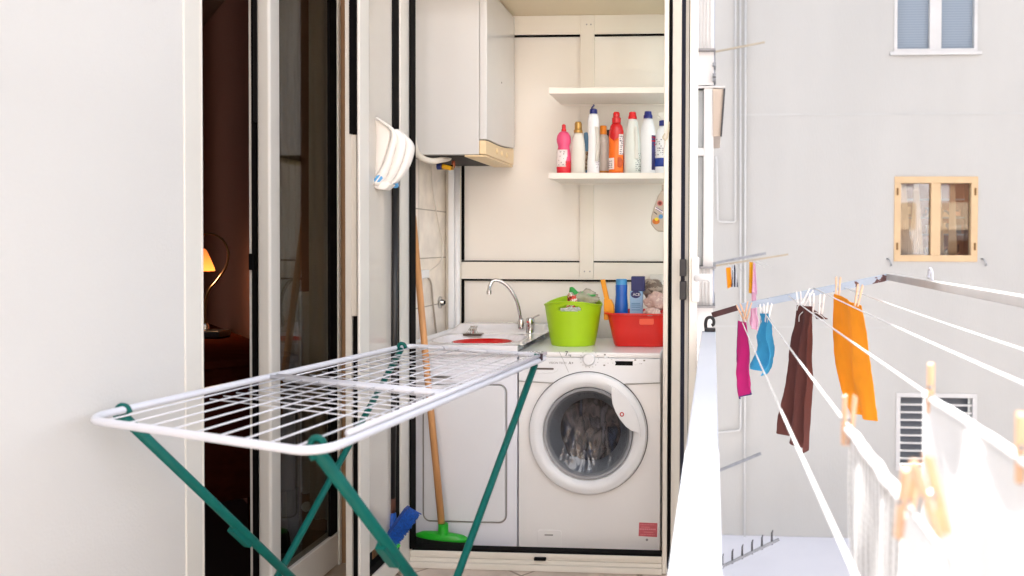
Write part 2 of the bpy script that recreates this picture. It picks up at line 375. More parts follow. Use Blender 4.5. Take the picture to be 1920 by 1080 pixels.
# back wall: frame members and infill panels
def bx(x): return pY(x, 300, YB).x
def bz(y): return pY(1100, y, YB).z
bk0 = YB-.03
X_l0, X_l1, X_m0, X_m1 = bx(861), bx(868), bx(1089), bx(1115)
z_t0, z_t1, z_m0, z_m1 = bz(67), bz(32.5), bz(524), bz(492)
fr_ = MB()
fr_.box(XT, X_l1, bk0, YB, -.02, ZC); fr_.box(X_m0, X_m1, bk0-.002, YB, z_m0+.004, ZC)
fr_.build('stile', cream, en, bevel=.002)
for a, b in ((X_l1+.0005, X_m0-.0005), (X_m1+.0005, XR)):
    MB().box(a, b, bk0, YB, z_t0, ZC).build('rail', cream, en, bevel=.002); MB().box(a, b, bk0, YB, z_m0, z_m1).build('rail', cream, en, bevel=.002)
MB().box(X_m0, X_m1, bk0, YB, z_m0, z_m0+.0038).build('joint_cover', cream, en)
for (a, b, z0, z1) in ((X_l1, X_m0, z_m1, z_t0), (X_m1, XR, z_m1, z_t0), (X_l1, XR, -.02, z_m0)):
    MB().box(a, b, YB-.012, YB+.01, z0, z1).build('infill_panel', cream_panel, en)
gs = MB()
for a, b in ((X_l1+.001, X_m0-.001), (X_m1+.001, XR)):
    gs.box(a, b, bk0+.003, YB-.013, z_t0-.0085, z_t0-.0005); gs.box(a, b, bk0+.003, YB-.013, z_m1+.0005, z_m1+.007)
gs.box(X_l1+.0005, X_l1+.012, bk0+.003, YB-.0125, z_m1+.0085, z_t0-.0105)
gs.box(X_l1+.0005, XR, bk0+.003, YB-.013, z_m0-.009, z_m0-.0005); gs.box(X_l1+.0005, X_l1+.012, bk0+.003, YB-.0125, -.02, z_m0-.0095)
gs.build('gasket', rubber, en)
sv = MB()
for px_, py_ in ((1100, 46), (1108, 46), (1096, 509), (1106, 509)):
    q = pY(px_, py_, bk0-.002); sv.lathe([(.004, -.0015), (.004, .001)], q, 12, axis='Y')
sv.build('screw', steel, en)
MB().box(XT-.1, XR+.05, YF+.062, YB+.05, ZC, ZC+.12).build('ceiling_panel', mat('beige_ceiling', srgb(214, 200, 172), .5, var=.03), en)
MB().box(XR, XR+.03, YF+.062, YB, -.02, .86).box(XR, XR+.03, YF+.062, YF+.10, .861, ZC).box(XR, XR+.03, YB-.04, YB, .861, ZC).box(XR, XR+.03, YF+.101, YB-.041, 1.60, 1.63).box(XR, XR+.03, YF+.101, YB-.041, ZC-.05, ZC).build('side_frame', cream_panel, en)
MB().box(XR+.01, XR+.016, YF+.09, YB-.03, .85, ZC-.02).build('added_side_glazing', window_glass, en)  # glazed side is added, out of view, to brighten the cupboard interior
MB().box(fx0-.02, fx1, YF, YF+.06, 2.56, 2.68).build('head_rail', cream, en)
# tiled wall
tw = thing('tiled_wall', 'beige marbled ceramic tiles left inside the laundry cupboard', 'wall', (XT, 3.7, 0))
# tile joints at heights read off the photo: y 298/2.7.. at back corner
zj = pY(839, 398, YB).z
tm = custom('beige_tiles', .3, tile_b(.45, .225, srgb(250, 242, 232), srgb(246, 236, 222), srgb(176, 164, 150), 'X', .003))
o = MB().box(XT-.10, XT-.002, YF+.062, YB+.04, -.02, ZC).build('tile_face', tm, tw)
for v in o.data.vertices: v.co.z -= (zj % .225)
o.location.z += (zj % .225)
# white corner duct
dc = thing('corner_pipe_cover', 'white vertical pipe casing in the back left corner', 'pipe casing', (XT+.02, YB-.05, 0))
MB().box(pY(840, 500, 4.03).x, pY(851, 500, 4.03).x, 4.03, bk0-.002, .0, 1.70).build('casing', white_pl, dc, bevel=.004)
MB().tube([(pY(857, 450, 4.04).x, 4.045, .3), (pY(857, 450, 4.04).x, 4.045, 1.68)], .013, 12).build('pipe', white_pl, dc, smooth=True)

# ---- shelves
YS = 3.77
shx = pY(1029, 170, YS).x
shm = mat('white_melamine', srgb(240, 234, 224), .35, var=.02)
def shelf(y0, lab):
    zt = pY(1100, y0, YS).z
    t = thing('wall_shelf', lab, 'shelf', ((shx+XR)/2, 3.93, zt-.028), 'white wall shelves in the laundry cupboard')
    MB().box(shx, XR-.002, YS, bk0-.004, zt-.027, zt).build('board', shm, t, bevel=.002)
    MB().box(shx+.01, XR-.004, bk0-.012, bk0-.0045, zt-.034, zt-.0275).build('wall_batten', shm, t)
    return zt
shelf(164, 'upper white shelf, empty, above the row of bottles')
ZS = shelf(324, 'lower white shelf carrying the row of cleaning bottles')

# ---- boiler
BXf = -.983
bo = thing('gas_boiler', 'white wall hung gas boiler with cream control strip', 'boiler', (-1.15, 3.8, 1.69))
zb = pY(850, 290, 3.56).z
MB().box(XT+.001, BXf-.035, 3.56, 4.06, zb, ZC-.01).build('body', white_en, bo, bevel=.004)
# front cover: curved lower edge
zc = pY(907, 262, 3.56).z
cv = [(BXf-.034, 3.556, ZC-.01), (BXf-.034, 3.556, zc)]
edge = [(3.556+(4.062-3.556)*k/8, zc+.022*(k/8)**.5-.012*math.sin(math.pi*k/8)) for k in range(9)]
MB().prism([(BXf-.034, y, z) for y, z in edge]+[(BXf-.034, 4.062, ZC-.01), (BXf-.034, 3.556, ZC-.01)], (.034, 0, 0)).build('front_cover', white_en, bo, bevel=.006, segs=3)
crm = mat('cream_control_strip', srgb(232, 208, 166), .4, var=.03)
cp = MB().prism([(BXf-.034, y, z-.003) for y, z in edge]+[(BXf-.034, 4.06, zb+.001), (BXf-.034, 3.558, zb+.001)], (.03, 0, 0)).build('control_strip', crm, bo, bevel=.004)
for k in range(3):
    y = 3.74+.09*k
    MB().lathe([(.012, 0), (.012, .006), (.008, .008)], (BXf-.004, y, zc-.03), 16, axis='X').build('dial', crm, cp, smooth='auto')
MB().box(BXf-.10, BXf-.005, 3.562, 4.05, zb-.010, zb-.001).build('lower_tray', crm, bo, bevel=.003)
MB().box(XT+.02, BXf-.102, 3.60, 4.04, zb-.004, zb-.0005).build('dark_underside_plate', dark, bo)  # near-black plate stands in for shade inside the open boiler bottom
q = pX(941, 155, BXf+.001)
MB().lathe([(.005, 0), (.004, .002)], (BXf-.001, q.y, q.z), 12, axis='X').build('lock_hole', rubber, bo)
hg = MB()
for y in (45, 266):
    q = pY(775, y, 3.555); hg.box(q.x-.012, q.x+.008, 3.548, 3.559, q.z-.01, q.z+.01)
hg.build('side_clip', steel, bo, bevel=.003)
# hose and valves
pipe_m = mat('offwhite_hose', srgb(224, 218, 206), .45, var=.05)
hs_ = MB().tube(curve([pY(772, 240, 3.5), pY(776, 268, 3.5), pY(786, 292, 3.53), pY(808, 302, 3.58), pY(830, 299, 3.62), pY(841, 296, 3.68), pY(843, 290, 3.74)]), .0135, 12)
tag(hs_.build('drain_hose', pipe_m, smooth=True), 'off white hose curving under the boiler', 'hose')
vl = thing('gas_valve', 'brass valve with yellow lever and blue cap under the boiler', 'valve', pY(832, 312, 3.75))
MB().tube([pY(822, 313, 3.75), pY(850, 314, 3.75)], .012, 12).build('body', mat('brass', srgb(200, 160, 80), .25, 1), vl, smooth='auto')
MB().bar(pY(829, 311, 3.73), pY(846, 316, 3.73), .01, .02).build('lever', mat('yellow_plastic', srgb(238, 182, 20), .4), vl, bevel=.003)
MB().tube([pY(820, 312, 3.74), pY(828, 312, 3.74)], .015, 14).build('cap', mat('navy_plastic', srgb(22, 40, 110), .35), vl, smooth='auto')
MB().tube([pY(850, 314, 3.78), pY(850, 290, 3.80)], .008, 10).build('copper_pipe', mat('copper', srgb(190, 110, 80), .3, 1), vl, smooth=True)
pm = MB()
for x in (793, 800, 812): pm.tube([pY(x, 300, 3.8), pY(x, 288, 3.8)], .007, 8)
tag(pm.build('boiler_pipe_stubs', steel, smooth=True), 'short metal pipe ends under the boiler, left side', 'pipes')
# wall cables + socket
cb = MB()
XC = XT+.006
cb.tube(curve([pX(808, 312, XC), pX(812, 360, XC), pX(822, 420, XC), pX(830, 460, XC), pX(826, 490, XC), pX(800, 512, XC)]), .0028, 8)
tag(cb.build('white_cable', mat('white_cable', srgb(226, 218, 206), .5), smooth=True), 'thin white cable from boiler down to wall socket', 'cable')
cb = MB().tube(curve([pX(798, 516, XC), pX(808, 530, XC), pX(812, 570, XC), pX(818, 625, XC)]), .0045, 8)
tag(cb.build('grey_cable', mat('grey_cable', srgb(176, 164, 150), .5), smooth=True), 'grey cable dropping from wall socket behind the sink', 'cable')
a_, b_ = pX(783, 507, XC), pX(796, 521, XC)
sk = thing('wall_socket', 'small white junction box on the beige tiles', 'socket', (XC, a_.y, b_.z))
MB().box(XT-.001, XT+.03, a_.y, b_.y, b_.z, a_.z).build('box', white_pl, sk, bevel=.004)
MB().tube([(XT+.012, b_.y, a_.z-.015), (XT+.012, b_.y+.02, a_.z-.015)], .007, 10).build('cable_gland', white_pl, sk, smooth=True)
q = pX(827, 567, XC)
wo = thing('water_outlet', 'round chrome water outlet on the beige tiles', 'water outlet', (XC, q.y, q.z))
MB().lathe([(.030, 0), (.029, .006), (.018, .010), (.014, .024), (.0, .024)], (XT-.001, q.y, q.z), 20, axis='X').build('rose', chrome, wo, smooth='auto')
MB().lathe([(.009, 0), (.009, .002)], (XT+.024, q.y, q.z), 16, axis='X').build('hole', rubber, wo)

# ================================================================== SINK UNIT
YM = 3.47
sx0, sx1 = pY(779, 850, YM).x, pY(969.5, 850, YM).x
ZT = .85
su = thing('laundry_sink', 'white laundry sink cabinet left of the washing machine', 'sink', ((sx0+sx1)/2, 3.7, 0))
cab = mat('white_cabinet', srgb(238, 240, 248), .35, var=.02)
ZT = .88
MB().box(sx0, sx1, YM, 4.04, .0, ZT-.045).build('cabinet', cab, su, bevel=.004)
dz1, dz0 = pY(870, 722, YM).z, pY(870, 976, YM).z
dx0, dx1 = pY(796, 850, YM).x, pY(948, 850, YM).x
rr = roundrect(dx0, dx1, dz0, dz1, .028)
dr_ = MB().prism([(x, YM-.010, z) for x, z in rr], (0, .0095, 0)).build('door', mat('cabinet_door', srgb(232, 234, 238), .4, var=.02), su, bevel=.004, segs=3)
rr = roundrect(dx0-.004, dx1+.004, dz0-.004, dz1+.004, .032)
MB().tube([(x, YM-.002, z) for x, z in rr], .0035, 8, closed=True).build('door_seam', mat('grey_seam', srgb(150, 148, 146), .6), su, smooth=True)
hx = pY(820, 706, YM-.02)
MB().box(hx.x-.05, hx.x+.06, YM-.016, YM-.0015, hx.z-.012, hx.z+.002).build('handle', steel, su, bevel=.003)
# basin with real bowl: grid over the top
bx0, bx1, by0, by1 = sx0-.008, pY(1030, 640, 3.9).x, YM-.022, 4.055
def basin(u, v):
    x = bx0+(bx1-bx0)*u; y = by0+(by1-by0)*v
    # bowl ellipse
    cx, cy, rx_, ry_ = sx0+.225, YM+.21, .185, .165
    d = (abs((x-cx)/rx_)**3.2+abs((y-cy)/ry_)**3.2)**(1/3.2)
    z = ZT
    z -= .16*max(0, min(1, (1.06-d)/.42))**.7 if d < 1.06 else 0
    z += .012*max(0, min(1, (.02-min(u*(bx1-bx0), (1-u)*(bx1-bx0)))/.02)) if d > 1 else 0
    if v > .70: z += .038*min(1, (v-.70)/.16)**1.6*(1 if u < .93 else max(0, (1-u)/.07)) * (min(1, u/.09))
    return (x, y, z)
MB().grid(basin, 80, 80).build('basin', ceramic, su, smooth=True)
MB().box(bx0, sx1+.006, by0-.001, by0+.02, ZT-.045, ZT-.001).box(bx0, bx0+.012, by0+.02, by1, ZT-.04, ZT-.002).box(sx0, sx1, by1-.012, by1, ZT-.04, ZT+.02).build('apron', ceramic, su, bevel=.006, segs=3)
# red bowl in the sink
rb = MB().lathe([(.06, 0), (.10, .02), (.125, .062), (.134, .085), (.138, .085), (.130, .055), (.105, .012), (.06, -.004)], (sx0+.235, YM+.20, ZT-.097), 40, sy=.9)
tag(rb.build('red_bowl', mat('glossy_red', srgb(200, 8, 14), .2, coat=.5), smooth=True), 'glossy red plastic bowl sitting inside the white sink', 'bowl')
# soap rack
q = pY(888, 626, 3.86)
sr = thing('soap_dish', 'small chrome soap dish with lid on the sink ledge', 'soap dish', (q.x, 3.86, q.z))
MB().box(q.x-.043, q.x+.043, 3.83, 3.89, q.z-.006, q.z+.003).build('tray', mat('brown_grey_tray', srgb(96, 84, 76), .3, .4), sr, bevel=.002)
sc_ = MB()
for k in range(7):
    x = q.x-.03+.01*k; sc_.tube(curve([(x, 3.835, q.z+.003), (x*.6+q.x*.4, 3.845, q.z+.022), (x*.5+q.x*.5, 3.87, q.z+.034)], 4), .0016, 6)
sc_.tube([(q.x-.017, 3.868, q.z+.034), (q.x+.017, 3.868, q.z+.034)], .0035, 8)
sc_.build('wire_cover', chrome, sr, smooth=True)
MB().lathe([(.014, 0), (.014, .016), (.01, .020)], (q.x, 3.85, q.z+.003), 16).build('soap_knob', chrome, sr, smooth='auto')
# tap
tp = thing('kitchen_tap', 'chrome mixer tap with tall curved spout over sink', 'tap', pY(995, 632, 3.93))
yb_ = 3.93
sp = [pY(x, y, yb_-.10*k/8) for k, (x, y) in enumerate([(977, 606), (975, 590), (970, 568), (961, 549), (949, 534), (934, 526), (924, 527), (918, 538), (917, 547)])]
MB().tube(curve(sp, 6), .0085, 14).build('spout', chrome, tp, smooth=True)
MB().tube([sp[-1]+Vector((0, 0, .006)), sp[-1]-Vector((0, 0, .012))], .0115, 16).build('aerator', chrome, tp, smooth='auto')
q0 = pY(977, 614, yb_)
MB().lathe([(.009, -.006), (.015, .0), (.016, .03), (.012, .045), (.009, .05)], q0-Vector((0, 0, .004)), 18).build('spout_base', chrome, tp, smooth='auto')
q0 = pY(994, 632, yb_-.02)
tb = MB().lathe([(.024, -.01), (.024, .0), (.020, .006), (.020, .055), (.0215, .06), (.0215, .082), (.016, .092), (.004, .095)], q0, 24).build('body', chrome, tp, smooth='auto')
MB().bar(q0+Vector((.0, 0, .085)), q0+Vector((.048, -.03, .108)), .014, .006).build('lever', chrome, tp, bevel=.002)
MB().lathe([(.0045, -.012), (.0045, .012)], q0+Vector((-.004, -.021, .075)), 10, axis='Y').build('mark', red_pl, tb)

# ================================================================== WASHING MACHINE
wx0, wx1 = pY(973, 850, YM).x, pY(1237.5, 850, YM).x
wm = thing('washing_machine', 'white front loading washing machine with round glass door', 'washing machine', ((wx0+wx1)/2, 3.72, 0))
wbody = mat('washer_white', srgb(242, 241, 240), .3, var=.015, vscale=2, coat=.25)
zp = .728
_wc = pY(1103.5, 811, YM); cbm = MB()
_N = 96; _z0, _z1 = .012, zp-.002
def _edge(a):
    c, s__ = math.cos(a), math.sin(a); t = min(((wx1-_wc.x) if c > 0 else (_wc.x-wx0))/max(1e-6, abs(c)), ((_z1-_wc.z) if s__ > 0 else (_wc.z-_z0))/max(1e-6, abs(s__)))
    return (_wc.x+c*t, YM, _wc.z+s__*t)
_angs = sorted([2*math.pi*k/_N for k in range(_N)]+[math.atan2(zc_-_wc.z, xc_-_wc.x) % (2*math.pi) for xc_ in (wx0, wx1) for zc_ in (_z0, _z1)])
_M = len(_angs)
_o = [_edge(a) for a in _angs]; _i = [(_wc.x+.189*math.cos(a), YM, _wc.z+.195*math.sin(a)) for a in _angs]; _b = [(_wc.x+.189*math.cos(a), YM+.06, _wc.z+.195*math.sin(a)) for a in _angs]; _k = [(p[0], 4.0, p[2]) for p in _o]
cbm.add(_b+_i+_o+_k, [(r_*_M+i, r_*_M+(i+1) % _M, (r_+1)*_M+(i+1) % _M, (r_+1)*_M+i) for r_ in range(3) for i in range(_M)]+[tuple(3*_M+i for i in range(_M))])
cbm.build('cabinet', wbody, wm, smooth='auto')
MB().box(wx0, wx1, YM+.02, 4.0, zp-.0015, .828).build('back_shell', wbody, wm)
MB().box(wx0-.002, wx1+.002, YM-.004, 4.01, .829, .851).build('top_plate', wbody, wm, bevel=.007, segs=3)
# control fascia with gently curved lower edge
zlow = lambda t: zp+.0005-.012*math.sin(math.pi*t)**.5*0
fp = [(wx0+(wx1-wx0)*k/20, YM-.008, zp-.010*math.sin(math.pi*k/20)) for k in range(21)]
fa = MB().prism(fp+[(wx1, YM-.008, .828), (wx0, YM-.008, .828)], (0, .027, 0)).build('control_panel', white_pl, wm, bevel=.004, segs=3)
MB().tube([Vector(p)+Vector((0, .0, -.001)) for p in fp], .0014, 6).build('panel_seam', mat('seam_grey', srgb(130, 126, 122), .7), wm, smooth=True)
wc = pY(1103.5, 811, YM); WR = pY(1214, 811, YM).x-wc.x
yd = YM
def ring(name, prof, m, par, n=96, sm='auto'):
    return MB().lathe(prof, (wc.x, yd, wc.z), n, axis='Y', sy=1.03).build(name, m, par, smooth=sm)
dm = mat('grey_ring', srgb(150, 152, 156), .25, coat=.3)
def annulus(name, prof, m, par, n=96):
    """closed ring profile (radius, y)"""
    mb = MB(); k = 0; N = len(prof)
    for r, h in prof:
        for j in range(n):
            a = 2*math.pi*j/n; mb.v.append(Vector((wc.x+r*math.cos(a), yd+h, wc.z+1.03*r*math.sin(a))))
    for i in range(N):
        for j in range(n):
            a = i*n+j; b = i*n+(j+1) % n; c = ((i+1) % N)*n+(j+1) % n; d = ((i+1) % N)*n+j; mb.f.append((a, b, c, d))
    return mb.build(name, m, par, smooth='auto')
dr = annulus('door', [(WR, -.001), (WR, -.020), (WR-.006, -.030), (WR-.020, -.036), (.215, -.037), (.208, -.033), (.196, -.028), (.190, -.020), (.188, -.001)], white_pl, wm)
annulus('door_shadow_gap', [(WR+.0032, -.004), (WR+.0032, -.009), (WR-.001, -.009), (WR-.001, -.004)], dm if False else mat('gap_grey', srgb(70, 70, 72), .5), dr)
annulus('bezel', [(.1885, -.012), (.186, -.026), (.176, -.024), (.170, -.014), (.170, -.004), (.1885, -.004)], dm, dr)
def swirl(n, L, co):
    no = n.new('ShaderNodeTexNoise'); no.inputs['Scale'].default_value = 6; no.inputs['Detail'].default_value = 3; no.inputs['Distortion'].default_value = 1.6; L.new(co, no.inputs[0])
    c = ramp(n, L, no.outputs[0], [(.30, srgb(60, 66, 84)), (.42, srgb(120, 92, 84)), (.5, srgb(70, 62, 62)), (.58, srgb(150, 132, 124)), (.70, srgb(88, 100, 116))])
    return c, no.outputs[0]
# drum, clothes, glass bowl
annulus('rubber_boot', [(.171, -.010), (.155, .03), (.14, .06), (.13, .06), (.145, .02), (.168, -.006)], mat('boot_grey', srgb(116, 120, 124), .5), dr)
MB().lathe([(.001, .30), (.15, .29), (.20, .24), (.20, .07), (.155, .062), (.155, .066), (.196, .075), (.196, .23), (.14, .28), (.001, .29)], (wc.x, yd, wc.z), 48, axis='Y').build('drum', mat('drum_steel', srgb(190, 188, 190), .3, .6), dr, smooth='auto')
def lump(c, r, seed, amp=.35, sz=(1, 1, 1), sub=4):
    bm = bmesh.new(); bmesh.ops.create_icosphere(bm, subdivisions=sub, radius=1)
    mb = MB(); vs = []
    for v in bm.verts:
        n = noise.noise(v.co*1.7+Vector((seed, 0, 0)))*amp + abs(noise.noise(v.co*4+Vector((0, seed, 0))))*amp*.6
        p = v.co*(1+n); vs.append(Vector((c[0]+p.x*r*sz[0], c[1]+p.y*r*sz[1], c[2]+p.z*r*sz[2])))
    mb.add(vs, [[v.index for v in f.verts] for f in bm.faces]); bm.free(); return mb
wcl = lump((wc.x-.08, yd+.125, wc.z-.03), .10, 3, .45, (.8, .7, 1.2))
for c_, r_, sd_ in (((.07, .135, -.06), .095, 9), ((-.01, .13, -.11), .09, 14), ((.02, .17, .04), .12, 24), ((.09, .15, .04), .08, 31), ((-.06, .16, .08), .07, 37)):
    w2 = lump((wc.x+c_[0], yd+c_[1], wc.z+c_[2]), r_, sd_, .5, (1, .7, 1)); wcl.add(w2.v, w2.f)
def swirl(n, L, co):
    mp = n.new('ShaderNodeMapping'); mp.inputs['Rotation'].default_value = (0, R(35), 0); mp.inputs['Scale'].default_value = (11, 6, 3.5); L.new(co, mp.inputs[0])
    no = n.new('ShaderNodeTexNoise'); no.inputs['Scale'].default_value = 1; no.inputs['Detail'].default_value = 4; no.inputs['Distortion'].default_value = 1.2; L.new(mp.outputs[0], no.inputs[0])
    c = ramp(n, L, no.outputs[0], [(.28, srgb(80, 92, 120)), (.40, srgb(50, 50, 58)), (.50, srgb(112, 100, 96)), (.56, srgb(58, 54, 56)), (.64, srgb(120, 116, 120)), (.70, srgb(76, 74, 80)), (.78, srgb(60, 76, 106))])
    return c, no.outputs[0]
tag(wcl.build('damp_laundry', custom('laundry_mix', .8, swirl), smooth=True), 'dark mixed laundry behind the washing machine door glass', 'laundry')
gb = glass('bowl_glass', (.70, .72, .77, 1), .035, .03)
_n = gb.node_tree.nodes; _L = gb.node_tree.links
_gl = [q_ for q_ in _n if q_.type == 'BSDF_GLOSSY'][0]
_tc = _n.new('ShaderNodeTexCoord'); _mp = _n.new('ShaderNodeMapping'); _mp.inputs['Rotation'].default_value = (0, R(-30), 0); _mp.inputs['Scale'].default_value = (22, 10, 7); _no = _n.new('ShaderNodeTexNoise'); _no.inputs['Scale'].default_value = 1; _no.inputs['Distortion'].default_value = .8
_bp = _n.new('ShaderNodeBump'); _bp.inputs['Strength'].default_value = .9; _bp.inputs['Distance'].default_value = .012
_L.new(_tc.outputs['Object'], _mp.inputs[0]); _L.new(_mp.outputs[0], _no.inputs[0]); _L.new(_no.outputs[0], _bp.inputs['Height']); _L.new(_bp.outputs[0], _gl.inputs['Normal'])
MB().grid(lambda u, v: (wc.x+.170*u*math.cos(v*2*math.pi), yd-.006+.050*(1-u**2.2), wc.z+.170*1.03*u*math.sin(v*2*math.pi)), 16, 72).build('glass_bowl', gb, dr, smooth=True)
# handle piece: outer edge follows the door ring, inner edge scoops over the glass
hp = []
for k in range(15):
    a = R(68-70*k/14); hp.append(Vector((wc.x+.224*math.cos(a), yd-.0445, wc.z+1.03*.224*math.sin(a))))
hp += [pY(x, y, yd-.044) for x, y in [(1196, 812), (1184, 808), (1173, 800), (1163, 788), (1154, 773), (1148, 757), (1146, 740), (1145, 726)]]
hd = MB().prism(hp, (0, .018, 0)).build('handle', white_pl, dr, bevel=.004, segs=3)
q = pY(1166, 777, yd-.046)
lg = MB(); lg.tube([(q.x+.007*math.cos(a*.349), yd-.0455, q.z+.0075*math.sin(a*.349)) for a in range(18)], .0022, 6, closed=True)
lg.build('logo', mat('logo_red', srgb(190, 20, 30), .4), hd, smooth=True)
ink = mat('grey_ink', srgb(70, 68, 66), .6); ink2 = mat('light_ink', srgb(150, 148, 146), .6)
yfz = YM-.0085
def tx(s, x, y, px_h, m=ink, par=fa, sx=1.0):
    q = pY(x, y, yfz); textm('lettering', s, (q.x, yfz, q.z), px_h/442*1.38, m, par, sx=sx)
tx('HOOVER', 989, 665, 6.5, sx=1.0); tx('7', 1059, 667, 9); tx('kg', 1066, 667.5, 4)
tx('VISION TECH', 1029, 682, 4, ink2); tx('A+', 1066, 683, 5.5)
mk = MB()
def seg(x0, y0, x1, y1, w=.0008, mb=mk): mb.bar(pY(x0, y0, yfz), pY(x1, y1, yfz), .001, w, (0, 0, 1))
mk.tube([pY(1048, 659, yfz), pY(1056, 675, yfz), pY(1066, 698, yfz)], .0007, 5)
for k in range(16):
    a = 2*math.pi*k/16
    if k in (12,): continue
    x, y = 1105+17*math.cos(a), 673+17*math.sin(a)*.95
    q = pY(x, y, yfz); mk.box(q.x-.0022, q.x+.0022, yfz-.0003, yfz+.001, q.z-.0009, q.z+.0009)
for x, y in ((1134, 665), (1133, 685), (1191, 675), (1208, 676)):
    q = pY(x, y, yfz); mk.box(q.x-.004, q.x+.004, yfz-.0003, yfz+.001, q.z-.003, q.z+.003)
for x, y in ((1141, 670), (1140, 681), (1147, 674), (1149, 681), (1200, 682), (1203, 682)):
    q = pY(x, y, yfz); mk.box(q.x-.0018, q.x+.0018, yfz-.0003, yfz+.001, q.z-.001, q.z+.001)
mk.build('panel_marks', ink2, fa)
q = pY(1105, 673, YM-.01)
kn = MB().lathe([(.026, 0), (.026, -.012), (.022, -.020), (.001, -.021)], (q.x, YM-.0085, q.z), 32, axis='Y').build('program_knob', white_pl, wm, smooth='auto')
for x, y in ((1135, 670), (1134, 679), (1152, 681), (1192, 682), (1210, 683)):
    q = pY(x, y, YM-.009); MB().lathe([(.006, 0), (.006, -.003), (.001, -.004)], (q.x, YM-.0082, q.z), 16, axis='Y', sy=.8).build('button', white_pl, wm, smooth='auto')
a_, b_ = pY(1153.5, 677, yfz), pY(1186.5, 685.5, yfz)
MB().box(a_.x, b_.x, yfz-.0006, yfz+.002, b_.z, a_.z).build('display', mat('display_black', srgb(8, 7, 7), .5, spec=.1), wm)
a_, b_ = pY(1005, 690, yfz), pY(1038, 693, yfz)
dd = MB().box(a_.x, b_.x, yfz-.0012, yfz+.002, b_.z-.0005, a_.z+.001).build('drawer_slot', mat('slot_brown', srgb(90, 78, 72), .6), wm)
MB().tube(curve([pY(985, 697, yfz), pY(1020, 700, yfz), pY(1040, 697, yfz), pY(1046, 692, yfz)], 5), .0022, 8).build('drawer_lip', white_pl, dd, smooth=True)
a_, b_ = pY(1008, 993, YM), pY(1053, 1031, YM)
rr = roundrect(a_.x, b_.x, b_.z, a_.z, .012)
MB().prism([(x, YM-.003, z) for x, z in rr], (0, .0035, 0)).build('filter_flap', wbody, wm, bevel=.0015)
q = pY(1029, 1003, YM-.003); MB().box(q.x-.018, q.x+.018, YM-.0045, YM-.0025, q.z-.003, q.z+.003).build('flap_grip', ink2, wm, bevel=.001)
a_, b_ = pY(1197.5, 979.5, YM), pY(1232, 1007, YM)
pinks = mat('pink_sticker', srgb(214, 104, 114), .5, var=.08, vscale=80)
stk = MB().prism([(a_.x+.002, YM-.0012, a_.z), (b_.x+.001, YM-.0012, a_.z-.001), (b_.x, YM-.0012, b_.z), (a_.x, YM-.0012, b_.z+.003)], (0, .0018, 0)).build('sticker', pinks, wm)
ml = MB()
for i, (u0, u1) in enumerate(((.1, .85), (.12, .6), (.05, .95), (.3, .8), (.1, .9))):
    z = a_.z-.009-.0105*i; xx0 = a_.x+(b_.x-a_.x)*u0; n_ = 9
    for k in range(n_):
        xa = xx0+(b_.x-a_.x)*(u1-u0)*k/n_; ml.box(xa, xa+.0045*(1 if i != 2 else 1.2), YM-.0018, YM-.001, z, z+(.0016 if i != 2 else .005))
ml.build('print', mat('pale_pink_print', srgb(238, 160, 166), .6), stk)
q = pY(1213, 1012, YM); MB().lathe([(.0055, 0), (.005, -.003), (.001, -.0035)], (q.x, YM+.0, q.z), 14, axis='Y').build('screw', steel, wm, smooth='auto')

# ================================================================== LIME TUB, RED TUB AND CONTENTS
YT = 3.74; zt0 = .8515
cxt = pY(1075, 640, YT).x; s_ = YT/F*1.0
rbm, rtp, hgt = 40*s_, 53*s_, .172
rim_h = lambda a: .180+.020*max(0, -math.sin(a))**2+.034*max(0, math.sin(a))**1.5
lt = MB(); NU, NV = 120, 44; sk_ = set()
for i in range(NU):
    for j in range(NV+1):
        a = 2*math.pi*i/NU; v = j/NV; r = rbm+(rtp-rbm)*v**.8
        top = rim_h(a)
        lt.v.append(Vector((cxt+r*math.cos(a)*1.0, YT+r*math.sin(a)*.95, zt0+top*v)))
for i in range(NU):
    for j in range(NV):
        a = 2*math.pi*(i+.5)/NU; v = (j+.5)/NV
        da = (a-1.5*math.pi); db = (a-.5*math.pi)
        if any(abs(q_/.40)**4+abs((v-.86)/.062)**4 < 1 for q_ in (da, db)): continue
        p = i*(NV+1)+j; k_ = ((i+1) % NU)*(NV+1)+j; lt.f.append((p, k_, k_+1, p+1))
lt.f.append(tuple(i*(NV+1) for i in range(NU))[::-1])
tub = thing('lime_tub', 'lime green flexible tub with oval grip holes', 'tub', (cxt, YT, zt0))
lt.build('tub_wall', lime_pl, tub, smooth=True, solid=.004)
rimp = [(cxt+(rtp+.002)*math.cos(a), YT+(rtp+.002)*math.sin(a)*.95, zt0+rim_h(a)) for a in [2*math.pi*i/96 for i in range(96)]]
MB().tube(rimp, .0042, 8, closed=True).build('rim', lime_pl, tub, smooth=True)
def film(name, tint, op):
    if name in MATS: return MATS[name]
    m = mat(name, tint, .25, var=.1, vscale=20); n = m.node_tree.nodes; L = m.node_tree.links
    t = n.new('ShaderNodeBsdfTransparent'); mx = n.new('ShaderNodeMixShader'); mx.inputs[0].default_value = op
    L.new(t.outputs[0], mx.inputs[1]); L.new(n['Principled BSDF'].outputs[0], mx.inputs[2]); L.new(mx.outputs[0], n['Material Output'].inputs[0]); return m
def patch(cols, sc_=14):
    def b(n, L, co):
        no = n.new('ShaderNodeTexNoise'); no.inputs['Scale'].default_value = sc_; no.inputs['Detail'].default_value = 2; no.inputs['Distortion'].default_value = .8; L.new(co, no.inputs[0])
        st = [(.32+.36*k/(len(cols)-1), c) for k, c in enumerate(cols)]
        return ramp(n, L, no.outputs[0], st, True), no.outputs[0]
    return b
